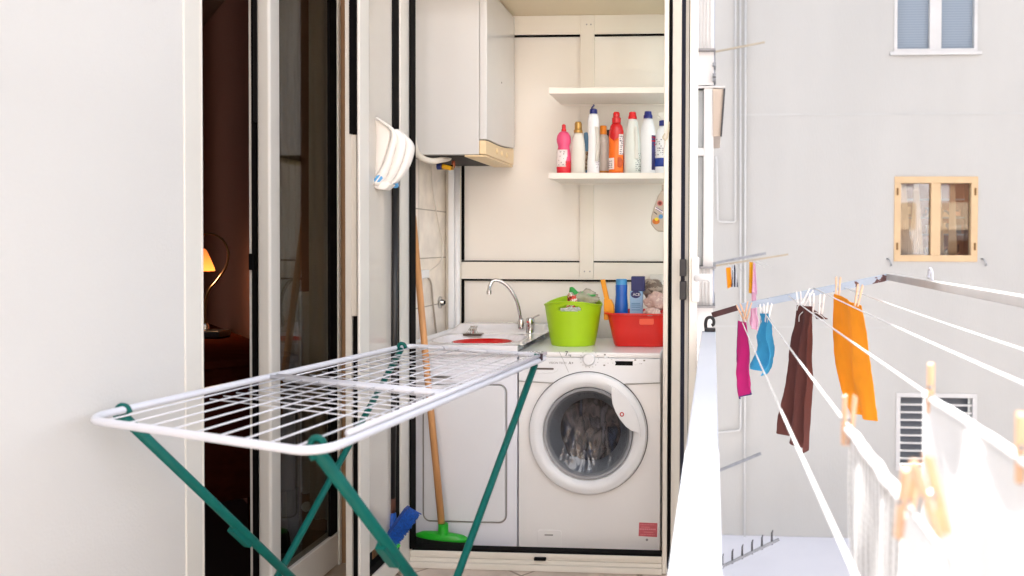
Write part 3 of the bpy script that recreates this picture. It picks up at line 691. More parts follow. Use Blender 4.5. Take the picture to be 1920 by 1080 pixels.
q = pY(1098, 560, YT); tag(lump((q.x, YT+.02, q.z), .055, 31, .45, (1, .8, .62)).build('plastic_bag', film('clear_film', srgb(214, 205, 186), .55), smooth=True), 'crumpled clear plastic bag sticking out of lime tub', 'plastic bag')
pk1 = custom('packet_print', .3, patch([srgb(190, 40, 30), srgb(230, 225, 210), srgb(214, 60, 40), srgb(60, 40, 30), srgb(240, 236, 220)], 40))
q = pY(1071, 563, YT-.03)
tag(MB().grid(lambda u, v: (q.x-.022+.045*u+.006*v, YT-.03+.01*math.sin(u*5+v*3), q.z-.035+.062*v+.006*math.sin(u*7)), 10, 10).build('snack_packet', pk1, smooth=True, solid=.004), 'red and white printed packet at front of lime tub', 'packet')
q = pY(1080, 553, YT)
tag(MB().grid(lambda u, v: (q.x-.03+.075*u, YT-.01+.02*v, q.z+.012-.030*u+.022*v+.006*math.sin(u*9)), 14, 6).build('green_ribbon', mat('green_film', srgb(60, 160, 74), .3), smooth=True, solid=.002), 'crumpled green packaging strip on top of lime tub', 'packaging')
q = pY(1106, 554, YT)
tag(lump((q.x, YT-.0, q.z), .016, 77, .5, (1.5, .8, .5)).build('green_wrapper', mat('green_film', srgb(60, 160, 74), .3), smooth=True), 'small green wrapper beside clear bag in lime tub', 'wrapper')
q = pY(1076, 585, YT-.04)
tag(lump((q.x, YT-.03, q.z-.01), .052, 41, .35, (1.25, .8, .62)).build('printed_bag', custom('bag_print', .4, patch([srgb(236, 240, 232), srgb(206, 216, 206), srgb(240, 240, 236), srgb(60, 74, 62), srgb(230, 230, 220)], 22)), smooth=True), 'white printed bag seen through the tub grip hole', 'bag')
# red tub
rx0, rx1 = pY(1150, 640, YT-.06).x, XR-.012
rt_ = thing('red_basin', 'bright red rectangular plastic basin on washing machine', 'basin', ((rx0+rx1)/2, YT, zt0))
cxr = (rx0+XR-.012)/2-.012; hr = pY(1180, 587, YT-.06).z-zt0
hw_ = cxr-rx0
MB().lathe([(.0, .001), (.98*hw_, .001), (hw_*1.03, .012), (hw_*1.03+.028, hr-.006), (hw_*1.03+.042, hr-.004), (hw_*1.03+.042, hr+.002), (hw_*1.03+.024, hr+.002), (hw_*1.0, .016), (.0, .012)], (cxr, YT+.03, zt0), 64, sy=.85, sq=5).build('basin_shell', red_pl, rt_, smooth='auto')
q = pY(1213, 600, YT-.1)
MB().prism([(x, YT-.115+.02, z) for x, z in roundrect(q.x-.034, q.x+.03, q.z-.022, q.z+.022, .008)], (0, .006, 0)).build('grip_panel', mat('light_red', srgb(238, 84, 52), .3), rt_, bevel=.002)
q = pY(1137, 560, YT)
sco = thing('hand_brush', 'orange yellow plastic hand brush standing in red basin', 'brush', q)
orp = mat('orange_plastic', srgb(240, 158, 10), .35)
MB().bar(pY(1130, 524, YT-.01), pY(1139, 566, YT-.01), .022, .012, (0, 1, 0)).build('handle', orp, sco, bevel=.005, segs=3)
MB().prism([pY(1132, 560, YT-.02), pY(1146, 562, YT-.02), pY(1151, 574, YT-.02), pY(1151, 600, YT-.02), pY(1132, 600, YT-.02)], (0, .03, 0)).build('head', orp, sco, bevel=.004)
q = pY(1165, 600, YT+.0)
zbt, ztp = q.z, pY(1165, 523, YT).z; hh = ztp-zbt
blue = mat('blue_plastic', srgb(10, 92, 184), .3, coat=.2)
bb = thing('blue_bottle', 'tall blue plastic bottle standing in red basin', 'bottle', (q.x, YT, zbt))
MB().lathe([(.027, 0), (.030, .01), (.030, hh*.35), (.026, hh*.62), (.027, hh*.84), (.0255, hh*.86)], (q.x, YT, zbt), 28, sy=.8).build('body', blue, bb, smooth='auto')
MB().lathe([(.0255, hh*.861), (.0255, hh*.985), (.023, hh), (.001, hh)], (q.x, YT, zbt), 28, sy=.85).build('cap', mat('blue_cap', srgb(70, 150, 205), .35), bb, smooth='auto')
a_, b_ = pY(1181, 546, YT-.02), pY(1204, 600, YT-.02)
bxx = thing('detergent_box', 'dark and light blue detergent box in red basin', 'box', ((a_.x+b_.x)/2, YT, b_.z))
MB().box(a_.x, b_.x, YT-.02, YT+.03, b_.z, a_.z).build('front_label', mat('pale_blue_card', srgb(150, 186, 220), .5), bxx, bevel=.002)
c_, d_ = pY(1184, 518, YT), pY(1209, 545, YT)
nvy = mat('navy_card', srgb(16, 28, 96), .4)
MB().box(c_.x, d_.x, YT-.016, YT+.03, a_.z+.0005, c_.z).build('top_box', nvy, bxx, bevel=.003)
q = pY(1192, 552, YT-.021)
lb = MB().lathe([(.0225, -.001), (.0225, .001)], (q.x, YT-.0205, q.z-.0), 24, axis='Y', sy=.75).build('round_mark', nvy, bxx)
textm('lettering', 'ACE', (q.x-.013, YT-.0222, q.z-.006), .017, mat('white_ink', srgb(235, 238, 245), .5), lb)
ll = MB()
for y in (569, 572, 576, 581): a2, b2 = pY(1184, y, YT-.0205), pY(1200, y, YT-.0205); ll.box(a2.x, b2.x, YT-.0208, YT-.0195, a2.z-.001, a2.z+.0012)
ll.build('print_lines', mat('teal_ink', srgb(40, 120, 170), .5), bxx)
clm = custom('pink_terry', .95, patch([srgb(214, 184, 172), srgb(200, 168, 160), srgb(222, 198, 186), srgb(196, 160, 152)], 30))
q = pY(1232, 566, YT-.05); l1 = lump((q.x, YT-.05, q.z), .05, 52, .35, (.95, .7, .85)); q2 = pY(1222, 585, YT-.09); l2 = lump((q2.x, YT-.09, q2.z), .028, 55, .4, (1.2, .6, .6)); l1.add(l2.v, l2.f)
tag(l1.build('pink_cloth', clm, smooth=True), 'crumpled dusty pink cloth hanging over red basin edge', 'cloth')
q = pY(1222, 542, YT+.06); tag(lump((q.x, YT+.08, q.z), .045, 61, .45, (1, .6, .9)).build('grey_cloth', custom('taupe_cloth', .95, patch([srgb(172, 156, 140), srgb(120, 104, 92), srgb(190, 176, 160)], 30)), smooth=True), 'taupe crumpled rag behind the pink cloth', 'rag')
q = pY(1232, 523, YB-.03)
ps = thing('power_socket', 'cream power socket on back wall above red basin', 'socket', (q.x, YB-.03, q.z-.03))
MB().box(q.x-.035, q.x+.03, YB-.043, YB-.0305, q.z-.022, q.z+.022).build('plate', cream_lt, ps, bevel=.003)
MB().lathe([(.005, 0), (.005, -.002)], (q.x-.01, YB-.0425, q.z-.01), 10, axis='Y').build('hole', rubber, ps)

# ================================================================== BOTTLES
def prof_bottle(cx, cy, z0, parts, name, lab, n=32):
    """parts: list of (partname, profile[(r,h)], material, sy)"""
    t = thing(name, lab, 'bottle', (cx, cy, z0), 'cleaning bottles on the lower shelf')
    res = []
    for pn, pf, m, sy in parts: res.append(MB().lathe(pf, (cx, cy, z0), n, sy=sy).build(pn, m, t, smooth='auto'))
    return t, res
zz = ZS+.0005
def bpos(x, Y=3.88): return pY(x, 322, Y).x
U = 3.88/F
def hpx(y, Y=3.88): return pY(1150, y, Y).z-zz
lab_w = mat('label_white', srgb(240, 228, 226), .5, var=.05, vscale=60)
tw_pl = mat('translucent_white', srgb(222, 220, 210), .3, var=.03)
def label_patch(t, cx, cy, r, sy, h0, h1, a0, a1, m, name='label', n=14, par=None):
    mb = MB()
    mb.grid(lambda u, v: (cx+(r+.0006)*math.cos(a0+(a1-a0)*u), cy+(r+.0006)*math.sin(a0+(a1-a0)*u)*sy, zz+h0+(h1-h0)*v), n, 4)
    return mb.build(name, m, par or t, smooth=True, solid=.0008)
def print_on(t, par, cx, cy, r, sy, h0, h1, a0, a1, m, rows=6, cols=8, seed=1, dens=.5):
    rnd = random.Random(seed); mb = MB()
    for i in range(rows):
        for j in range(cols):
            if rnd.random() > dens: continue
            u0 = a0+(a1-a0)*(j+.1)/cols; u1 = a0+(a1-a0)*(j+.4+rnd.random()*.5)/cols; z0 = h0+(h1-h0)*(i+.2)/rows; z1 = z0+(h1-h0)/rows*(.25+rnd.random()*.35)
            vs = []
            for rr_ in (r+.0008, r+.0016):
                for u in (u0, u1):
                    for z in (z0, z1): vs.append((cx+rr_*math.cos(u), cy+rr_*math.sin(u)*sy, zz+z))
            mb.add(vs, [(0, 1, 3, 2), (4, 6, 7, 5), (0, 4, 5, 1), (2, 3, 7, 6), (0, 2, 6, 4), (1, 5, 7, 3)])
    return mb.build('print', m, par)
FRONT = 1.5*math.pi
# 1 pink
x = bpos(1057); Hh = hpx(233)
pk = mat('pink_bottle', srgb(232, 84, 130), .3, var=.04); rd = mat('red_liquid', srgb(222, 34, 54), .3)
t, rs = prof_bottle(x, 3.88, zz, [('liquid_base', [(.030, 0), (.033, .006), (.034, .04), (.034, .062)], rd, .8),
    ('body', [(.034, .0621), (.033, .10), (.027, .128), (.029, .14), (.033, .152), (.034, .165), (.031, .182), (.022, .197), (.012, .203)], pk, .8),
    ('cap', [(.0115, .203), (.0115, .212), (.009, .214), (.009, .232), (.005, .236)], mat('red_cap', srgb(214, 22, 40), .3), 1)], 'pink_bottle', 'pink wasp waisted bottle at left end of shelf')
lb = label_patch(t, x-.003, 3.88, .0342, .8, .035, .115, FRONT-.9, FRONT+.75, lab_w)
print_on(t, lb, x-.003, 3.88, .0348, .8, .04, .11, FRONT-.5, FRONT+.65, ink, 7, 7, 3, .35)
# 2 white, gold cap
x = bpos(1084)
prof_bottle(x, 3.88, zz, [('body', [(.030, 0), (.034, .008), (.034, .10), (.032, .145), (.026, .178), (.018, .195)], tw_pl, .7),
    ('cap', [(.021, .195), (.021, .207), (.017, .212), (.017, .238), (.013, .247), (.001, .247)], mat('gold_cap', srgb(186, 144, 78), .3, .6), 1)], 'white_bottle', 'milky bottle with matt gold cap')
# 3 behind: blue brown packet bottles
x = bpos(1099, 3.99)
t, rs = prof_bottle(x, 3.99, zz, [('body', [(.018, 0), (.022, .004), (.022, .17), (.012, .18), (.011, .21), (.002, .214)], mat('slate_blue', srgb(92, 140, 176), .3), .7)], 'slim_blue_bottle', 'slim slate blue bottle wedged behind gold capped bottle')
lb = label_patch(t, x, 3.99, .0222, .7, .03, .12, FRONT-1.2, FRONT+1.0, custom('brown_label', .5, patch([srgb(120, 84, 50), srgb(200, 180, 150), srgb(90, 40, 40), srgb(196, 140, 90)], 60)))
# 4 tall white flip cap
x = bpos(1113); navy = mat('navy_cap', srgb(26, 38, 120), .3)
t, rs = prof_bottle(x, 3.87, zz, [('body', [(.026, 0), (.029, .01), (.028, .06), (.024, .11), (.0235, .17), (.027, .205), (.027, .25), (.022, .278), (.016, .283)], white_pl, .7),
    ('cap', [(.017, .283), (.018, .288), (.017, .303), (.012, .306), (.001, .306)], navy, 1)], 'tall_white_bottle', 'tallest white bottle, its navy flip cap open')
MB().bar((x-.010, 3.87, zz+.306), (x+.004, 3.87, zz+.326), .022, .004, (0, 0, 1)).build('flip_lid', navy, t, bevel=.002)
MB().grid(lambda u, v: (x+.024+.006*math.sin(math.pi*v)-.012*u, 3.862-.016*u, zz+.06+.16*v), 4, 16).build('grip_hollow', tw_pl, t, smooth=True, solid=.004)
print_on(t, rs[0], x, 3.87, .0285, .7, .02, .08, FRONT+.5, FRONT+1.3, mat('grey_print', srgb(120, 110, 130), .5), 8, 5, 5, .5)
# 5 clear, orange cap
x = bpos(1131, 3.94)
prof_bottle(x, 3.94, zz, [('liquid', [(.030, 0), (.032, .004), (.032, .022)], mat('amber_liquid', srgb(196, 130, 60), .2), .75),
    ('body', [(.032, .0222), (.033, .12), (.031, .16), (.022, .19), (.016, .195)], mat('hazy_clear', srgb(196, 188, 178), .25, var=.06, vscale=30), .75),
    ('cap', [(.0165, .195), (.0165, .234), (.014, .237), (.001, .237)], mat('orange_cap', srgb(240, 140, 22), .35), 1)], 'clear_bottle', 'hazy clear bottle with plain orange cap')
# 6 dark cap behind
x = bpos(1143, 4.0)
prof_bottle(x, 4.0, zz, [('body', [(.022, 0), (.024, .006), (.024, .16), (.012, .19)], mat('brown_glass', srgb(120, 90, 74), .2), .8),
    ('cap', [(.015, .19), (.015, .225), (.001, .227)], mat('burgundy_cap', srgb(60, 20, 28), .3), 1)], 'dark_capped_bottle', 'small bottle with dark burgundy cap, behind the red one')
# 7 red / orange
x = bpos(1156); rdc = mat('scarlet_plastic', srgb(204, 20, 22), .25, coat=.3); orl = custom('orange_label', .35, patch([srgb(240, 110, 20), srgb(244, 120, 24), srgb(238, 104, 18), srgb(246, 132, 40)], 8))
t, rs = prof_bottle(x, 3.87, zz, [('body', [(.033, 0), (.035, .01), (.035, .185), (.034, .20), (.028, .225), (.019, .238)], rdc, .72),
    ('cap', [(.0205, .238), (.021, .262), (.0165, .266), (.0155, .285), (.011, .291), (.001, .292)], rdc, 1)], 'orange_bottle', 'red and orange bottle with fruit label')
lb = MB().grid(lambda u, v: (x+.0358*math.cos(FRONT-1.3+2.5*u), 3.87+.0358*.72*math.sin(FRONT-1.3+2.5*u), zz+.004+(.150+.040*abs(u-.42)*1.6)*v), 24, 10).build('label', orl, t, smooth=True, solid=.0008)
label_patch(t, x, 3.87, .0363, .72, .022, .075, FRONT-1.15, FRONT-.2, lab_w, 'info_panel', par=lb)
print_on(t, lb, x, 3.87, .0369, .72, .028, .066, FRONT-1.1, FRONT-.4, ink, 4, 9, 8, .8)
label_patch(t, x, 3.87, .0361, .72, .09, .185, FRONT+.4, FRONT+1.15, lab_w, 'name_panel', par=lb)
print_on(t, lb, x, 3.87, .0369, .72, .09, .18, FRONT+.5, FRONT+1.1, mat('deep_purple_ink', srgb(60, 30, 70), .5), 9, 3, 12, .8)
MB().lathe([(.015, -.001), (.017, .0008)], (x+.016, 3.87-.0245, zz+.055), 20, axis='Y', sy=1.5).build('fruit_picture', mat('peach_orange', srgb(206, 84, 24), .4, var=.2, vscale=60), lb, smooth=True)
# 8 white red cap
x = bpos(1186)
t, rs = prof_bottle(x, 3.87, zz, [('body', [(.034, 0), (.038, .008), (.040, .05), (.039, .12), (.034, .18), (.024, .245), (.018, .257)], mat('mint_white', srgb(222, 228, 222), .3, var=.02), .65),
    ('cap', [(.0205, .257), (.0205, .268), (.018, .272), (.016, .288), (.010, .291), (.001, .291)], mat('bright_red', srgb(216, 22, 26), .3), 1)], 'white_red_capped_bottle', 'white shouldered bottle with bright red cap')
MB().grid(lambda u, v: (x+.010+.018*u*(1-.45*v)+.003, 3.8455+.006*u, zz+.07+.15*v), 4, 16).build('grip_hollow', tw_pl, t, smooth=True, solid=.003)
print_on(t, rs[0], x, 3.87, .0395, .65, .015, .10, FRONT+.45, FRONT+1.3, mat('slate_print', srgb(70, 84, 96), .5), 10, 5, 9, .6)
# 9 white blue cap
x = bpos(1215)
t, rs = prof_bottle(x, 3.87, zz, [('body', [(.030, 0), (.034, .01), (.035, .10), (.036, .175), (.032, .215), (.022, .252), (.017, .26)], white_pl, .65),
    ('cap', [(.021, .26), (.021, .273), (.018, .277), (.016, .292), (.001, .293)], navy, 1)], 'white_blue_capped_bottle', 'white bottle with closed navy cap and dark side label')
lb = label_patch(t, x, 3.87, .0360, .65, .02, .18, FRONT+.55, FRONT+1.4, mat('violet_label', srgb(60, 56, 110), .4, var=.3, vscale=50))
print_on(t, lb, x, 3.87, .0366, .65, .13, .18, FRONT+.5, FRONT+1.3, rdc, 3, 4, 2, .8)
# 10 spray bottle
x = bpos(1242)
t, rs = prof_bottle(x, 3.87, zz, [('body', [(.034, 0), (.036, .01), (.036, .14), (.033, .18), (.018, .215), (.013, .225)], white_pl, .65),
    ('collar', [(.0155, .225), (.0155, .248), (.012, .25)], navy, 1)], 'spray_bottle', 'white trigger spray bottle with navy collar by the post')
MB().prism([(x-.022, 3.86, zz+.268), (x-.018, 3.86, zz+.285), (x+.022, 3.86, zz+.292), (x+.03, 3.86, zz+.27), (x+.008, 3.86, zz+.2505), (x-.008, 3.86, zz+.2505), (x-.012, 3.86, zz+.266)], (0, .02, 0)).build('trigger_head', tw_pl, t, bevel=.003)
lb = label_patch(t, x, 3.87, .0364, .65, .035, .075, FRONT-1.3, FRONT+1.3, mat('royal_blue', srgb(24, 60, 150), .4, var=.2, vscale=60))
print_on(t, lb, x, 3.87, .0370, .65, .085, .165, FRONT-1.0, FRONT+.6, mat('grey_print', srgb(120, 110, 130), .5), 8, 8, 21, .45)
# hanging bottle
Yh = 3.8
hb = thing('hanging_bottle', 'angular clear bottle with fruit label hung at right post', 'bottle', pY(1238, 433, Yh))
hpq = [(1240, 357), (1233, 368), (1227, 385), (1221, 405), (1220, 420), (1228, 430), (1234, 434), (1262, 436), (1266, 410), (1258, 375), (1246, 357)]
hbm = mat('dull_clear', srgb(190, 176, 160), .3, var=.03)
hbo = MB().prism([pY(a, b, Yh) for a, b in hpq], (0, .05, 0)).build('body', hbm, hb, bevel=.006, segs=3)
MB().tube([pY(1243, 357, Yh+.02), pY(1243, 346, Yh+.02)], .006, 10).build('neck', hbm, hb, smooth=True)
def disc(px_, py_, r, m, par, Y, sy=1, nm='mark'):
    q = pY(px_, py_, Y); return MB().lathe([(r, -.0008), (r, .0012)], (q.x, Y, q.z), 24, axis='Y', sy=sy).build(nm, m, par)
disc(1237.5, 381, .013, mat('rose_label', srgb(206, 120, 110), .5), hb, Yh-.001, nm='label_ring'); disc(1237.5, 381, .008, mat('maroon_mark', srgb(120, 40, 30), .5), hb, Yh-.0025)
MB().bar(pY(1229, 389, Yh-.001), pY(1243, 399, Yh-.001), .001, .010, (0, 0, 1)).build('label', lab_w, hb)
MB().bar(pY(1230, 388.5, Yh-.002), pY(1242, 396, Yh-.002), .001, .003, (0, 0, 1)).bar(pY(1230, 392, Yh-.002), pY(1241, 399, Yh-.002), .001, .002, (0, 0, 1)).build('print', mat('indigo_print', srgb(60, 60, 130), .5), hb)
disc(1239, 406, .010, mat('sky_mark', srgb(90, 150, 200), .5), hb, Yh-.001); disc(1230, 415, .017, mat('fruit_orange', srgb(200, 110, 26), .5, var=.3, vscale=90), hb, Yh-.0012, .8, 'fruit_picture'); disc(1231, 411, .009, mat('lemon', srgb(240, 214, 40), .5), hb, Yh-.003, .8, 'fruit_slice')
MB().bar(pY(1226, 397, Yh-.002), pY(1232, 402, Yh-.002), .001, .004, (0, 0, 1)).build('print', ink, hb)
# latch hook on the right post
lk = thing('latch_chain', 'small cream latch hook hanging on the right post', 'hook', pY(1249, 262, YF))
MB().tube(curve([pY(1254, 228, YF-.008), pY(1253, 250, YF-.010), pY(1249, 262, YF-.014), pY(1243, 258, YF-.012), pY(1247, 250, YF-.012)], 5), .003, 8).build('hook', mat('ivory_metal', srgb(206, 196, 172), .35, .3), lk, smooth=True)
MB().tube(curve([pY(1251, 258, YF-.012), pY(1248, 272, YF-.014), pY(1244, 284, YF-.010), pY(1247, 294, YF-.008)], 5), .0018, 6).build('cord', cord_w, lk, smooth=True)

# ================================================================== RIGHT OPEN LEAF
ol = thing('open_leaf', 'cream door edge with dark seal and white handle beside railing', 'door', pY(1285, 540, 3.2))
P0 = Vector((pY(1259.5, 540, 3.262).x, 3.262, 0)); 
def LP(x, Yt): return Vector((pY(x, 540, Yt).x, Yt, 0))
seq = [(1259.5, 3.262), (1275, 3.235), (1283.5, 3.222), (1290, 3.21), (1291.5, 3.205)]
pts = [LP(*a) for a in seq]
def slab(a, b, th, z0, z1, name, m, par, bev=.002):
    d = (b-a).normalized(); nrm = Vector((-d.y, d.x, 0)); nrm = nrm if nrm.x > 0 else -nrm
    P = [a, b, b+nrm*th, a+nrm*th]
    return MB().prism([(p.x, p.y, z0) for p in P], (0, 0, z1-z0)).build(name, m, par, bevel=bev)
slab(pts[0], pts[1], .012, .05, 2.6, 'stile', mat('ivory_stile', srgb(244, 240, 230), .35, var=.02), ol)
slab(pts[1]+Vector((.003, 0, 0)), pts[2], .012, .05, 2.6, 'glass_pane', mat('slate_glass', srgb(50, 52, 66), .5, spec=.15), ol, 0)
slab(pts[2], pts[3], .012, .05, 2.6, 'inner_profile', cream_lt, ol)
slab(pts[3]+Vector((.001, 0, 0)), pts[4], .01, .05, 2.6, 'gasket', rubber, ol, 0)
MB().box(pY(1291.5, 540, 3.17).x, pY(1307, 540, 3.17).x, 3.17, 3.20, .05, 2.6).build('meeting_stile', MATS['ivory_stile'], ol, bevel=.004, segs=3)
Yl = 2.86
lc = MB()
for y0, y1 in ((486, 518), (527, 562)):
    a_, b_ = pY(1274.5, y0, 3.2), pY(1286.5, y1, 3.2)
    lc.box(a_.x, b_.x, 3.19, 3.216, b_.z, a_.z)
lc.build('hinge_block', mat('charcoal', srgb(44, 42, 46), .5), ol, bevel=.003)
hn = MB().tube(curve([pY(1306, 522, 3.15), pY(1316, 520, 3.13), pY(1327, 521, 3.12), pY(1333, 523, 3.12)], 5), [.0135]*8+[.014]*7+[.009], 14)
hn.build('handle', white_pl, ol, smooth=True)
MB().box(pY(1297, 500, 3.16).x, pY(1311, 500, 3.16).x, 3.155, 3.169, pY(1300, 566, 3.16).z, pY(1300, 482, 3.16).z).build('handle_plate', white_pl, ol, bevel=.004)

# ================================================================== BROOMS AND DUSTPAN
bw = thing('wooden_broom', 'green broom with wooden handle leaning inside the cupboard', 'broom', pY(830, 1015, 3.385))
MB().tube([pY(774, 405, 3.46), pY(800, 690, 3.43), pY(829, 992, 3.39)], [.0135, .0140, .0145], 14).build('handle', wood, bw, smooth=True)
q = pY(831, 1002, 3.385); grn = mat('green_plastic', srgb(22, 172, 30), .35, coat=.2)
MB().lathe([(.020, .045), (.021, .02), (.024, .0)][::-1], q, 20).build('socket', grn, bw, smooth='auto')
Mh = Matrix.Translation(q) @ Matrix.Rotation(R(5), 4, 'Y')
hd_ = MB().lathe([(.085, -.022), (.115, -.018), (.116, -.008), (.09, .004), (.03, .010)], (0, 0, 0), 48, sy=.24)
for v in hd_.v: v.xyz = Mh @ v
hd_.build('head', grn, bw, smooth='auto')
br = MB(); rnd = random.Random(4)
for i in range(26):
    for j in range(4):
        x = -.11+.22*i/25; y = -.02+.04*j/3; wdt = math.sqrt(max(0, 1-(x/.118)**2))
        a = Mh @ Vector((x, y*wdt, -.018)); b = Vector((a.x+x*.08+rnd.uniform(-.002, .002), a.y+y*.3, .004)); br.bar(a, b, .0085, .0085, (0, 1, 0))
br.build('bristles', mat('black_bristle', srgb(14, 13, 13), .8), bw)
bb = thing('blue_brush', 'blue brush on a black pole leaning on side panel', 'brush', pY(742, 985, 3.1))
blk = mat('black_pole', srgb(20, 18, 18), .35)
XP = 3.12
MB().tube([pY(742.5, 350, XP), pY(739, 660, XP), pY(735.5, 934, XP)], .0125, 14).build('pole', blk, bb, smooth=True)
MB().tube([pY(735.5, 934, XP), pY(735, 962, XP)], .0126, 14).build('worn_grip', mat('rusty_brown', srgb(92, 52, 34), .7, var=.3, vscale=30), bb, smooth=True)
bpl = mat('brush_blue', srgb(18, 84, 178), .4, var=.45, vscale=160)
MB().tube([pY(735, 962, XP), pY(737, 995, XP-.01)], [.015, .018], 14).build('socket', bpl, bb, smooth='auto')
a_ = pY(727, 1003, XP-.03); b_ = pY(764, 951, XP-.03)
MB().bar(a_, b_, .035, .012, (1, 0, 1)).build('brush_back', mat('dark_blue_back', srgb(12, 56, 130), .4), bb, bevel=.002)
brm = MB(); rnd = random.Random(9); ax = (b_-a_); dn = Vector((.045, -.004, -.030))
for i in range(30):
    for j in range(4):
        p = a_+ax*(.03+.94*i/29)+Vector((0, -.014+.009*j, 0)); e = p+dn*(1.0+rnd.uniform(-.08, .08))+ax*(i/29-.5)*.12; brm.bar(p, e, .0029, .0034, (0, 1, 0))
brm.build('blue_bristles', bpl, bb)
brm = MB(); lg_ = mat('lime_bristle', srgb(70, 214, 80), .5, var=.3, vscale=150)
for i in range(8):
    for j in range(3):
        p = a_+ax*(-.13+.19*i/7)+Vector((0, -.012+.009*j, 0)); e = p+dn*(1.12+rnd.uniform(-.1, .1))-ax*.10; brm.bar(p, e, .0045, .0045, (0, 1, 0))
brm.build('lime_bristles', lg_, bb)
# dustpan hanging on its own black pole
dp = thing('dustpan', 'white curved long handled dustpan hung upside down', 'dustpan', pY(735, 290, 3.02))
dpm = mat('dustpan_white', srgb(238, 234, 228), .35, coat=.2)
YD = 3.0
def band(L_, R_, y0, y1, name, off=0):
    """surface between two image curves, bulging between depths"""
    Lc, Rc = curve(L_, 5), curve(R_, 5); n = min(len(Lc), len(Rc))-1
    mb = MB()
    def fn(u, v):
        a = Lc[round(u*n)]; b = Rc[round(u*n)]; x = a.x+(b.x-a.x)*v; y = a.y+(b.y-a.y)*v
        return pY(x, y, y0+(y1-y0)*v - .012*math.sin(math.pi*v))
    mb.grid(fn, n, 8); return mb.build(name, dpm, dp, smooth=True, solid=.006)
V = lambda *a: [Vector((x, y, 0)) for x, y in a]
band(V((693, 221), (692, 250), (691, 285), (692, 320), (694, 341)), V((702, 221), (730, 243), (729, 272), (716, 312), (696, 343)), 3.0, 2.97, 'pan')
band(V((704, 221), (733, 243), (730, 275), (716, 314), (695, 343)), V((708, 221), (742, 248), (739, 285), (727, 325), (712, 350)), 2.955, 2.965, 'rim')
band(V((733, 243), (743, 256), (740, 287), (728, 325), (714, 350)), V((748, 243), (760, 262), (756, 295), (741, 330), (724, 353)), 2.97, 2.975, 'ridge')
band(V((749, 246), (761, 264), (757, 297), (744, 328), (733, 345)), V((760, 252), (776, 274), (772, 300), (760, 325), (745, 342)), 2.98, 3.0, 'back')
MB().prism([pY(x, y, 2.955) for x, y in ((695, 343), (697, 349), (708, 355), (722, 356), (733, 345), (720, 340))], (0, .05, 0)).build('heel', dpm, dp, bevel=.004)
lbm = mat('sky_plastic', srgb(96, 170, 226), .3)
MB().prism([pY(x, y, 2.945) for x, y in ((701, 336), (706, 329), (715, 327), (717, 334), (711, 341), (702, 343))], (0, .012, 0)).build('clip', lbm, dp, bevel=.002)
MB().tube([pY(738, 334, 3.0), pY(742, 349, 3.03)], .011, 12).build('joint', lbm, dp, smooth='auto')
MB().tube([pY(747.5, 334, 3.03), pY(747.5, 348, 3.04)], .006, 10).build('rod', steel, dp, smooth='auto')

# ================================================================== DRYING RACK
ZR = .93
A, B, Cc, D = pZ(154, 786, ZR), pZ(598, 850, ZR), pZ(1030, 668, ZR), pZ(762, 648, ZR)
dk = thing('drying_rack', 'white wire drying rack on crossed teal legs', 'drying rack', ((A.x+Cc.x)/2, (A.y+Cc.y)/2, 0))
def quad(u, v, dz=0):  # u along length, v across
    p = A*(1-u)*(1-v)+B*(1-u)*v+D*u*(1-v)+Cc*u*v; return Vector((p.x, p.y, p.z+dz))
loop = []
LW, LL = (B-A).length, (D-A).length; rc = .065
ru, rv_ = rc/LL, rc/LW
for (cu, cv_, a0) in ((ru, rv_, 270), (ru, 1-rv_, 180), (1-ru, 1-rv_, 90), (1-ru, rv_, 0)):
    for k in range(7):
        a = R(a0-15*k); loop.append(quad(cu+ru*math.cos(a), cv_+rv_*math.sin(a)))
MB().tube(loop, .0087, 12, closed=True).build('outer_frame', rack_white, dk, smooth=True)
# raised double tube on the right long side
MB().tube([quad(.07, 1.0, .006)+Vector((.0, 0, .010)), quad(.97, 1.0, .006)+Vector((0, 0, .010))], .0062, 10).build('side_tube', rack_white, dk, smooth=True)
um = .44
for k, u in enumerate((um, um+.018)):
    MB().tube([quad(u, .01), quad(u, .99)], .0065, 10).build('cross_bar', rack_white, dk, smooth=True)
wires = MB()
for k in range(1, 10):
    v = k/10
    wires.tube([quad(.012, v, .002), quad(um, v, .002)], .0019, 6); wires.tube([quad(um+.018, v, .002), quad(.99, v, .002)], .0019, 6)
wires.build('lengthwise_wires', rack_white, dk, smooth=True)
w2 = MB()
for k in range(7):
    u = .26+.035*k; w2.tube([quad(u, .03, -.018), quad(u, .97, -.018)], .0017, 6)
for k in range(9):
    u = .56+.045*k; w2.tube([quad(u, .03, -.018), quad(u, .97, -.018)], .0017, 6)
w2.build('folded_wing_wires', rack_white, dk, smooth=True)
MB().box(0, .05, -.006, .006, -.004, .004, Matrix.Translation(quad(.94, .25, .012))).box(0, .05, -.006, .006, -.004, .004, Matrix.Translation(quad(.94, .55, .012))).build('lock_plate', rack_white, dk, bevel=.002)
def leg(a, b, r, r2=None):
    return MB().tube([a, (a+b)/2, b], [r, r, r2 or r], 12).build('leg', teal, dk, smooth=True)
T1 = pZ(228, 778, ZR-.012); T2 = pZ(592, 842, ZR-.012); T3 = pZ(752, 655, ZR-.005); T4 = pZ(1003, 684, ZR-.012)
F1 = pY(677, 1242, 2.6); F2 = pY(934, 1326, 2.35); F3 = pY(312, 1531, 1.9); F4 = pY(678, 1622, 1.75)
for f_ in (F1, F2, F3, F4): f_.z = max(f_.z, .012)
leg(T1, F1, .0115); leg(T2, F2, .0125); leg(T3, F3, .0105); leg(T4, F4, .0105)
MB().tube([F1, F2], .010, 10).build('foot_bar', teal, dk, smooth=True); MB().tube([F3, F4], .010, 10).build('foot_bar', teal, dk, smooth=True)
def on(a, b, t): return a+(b-a)*t
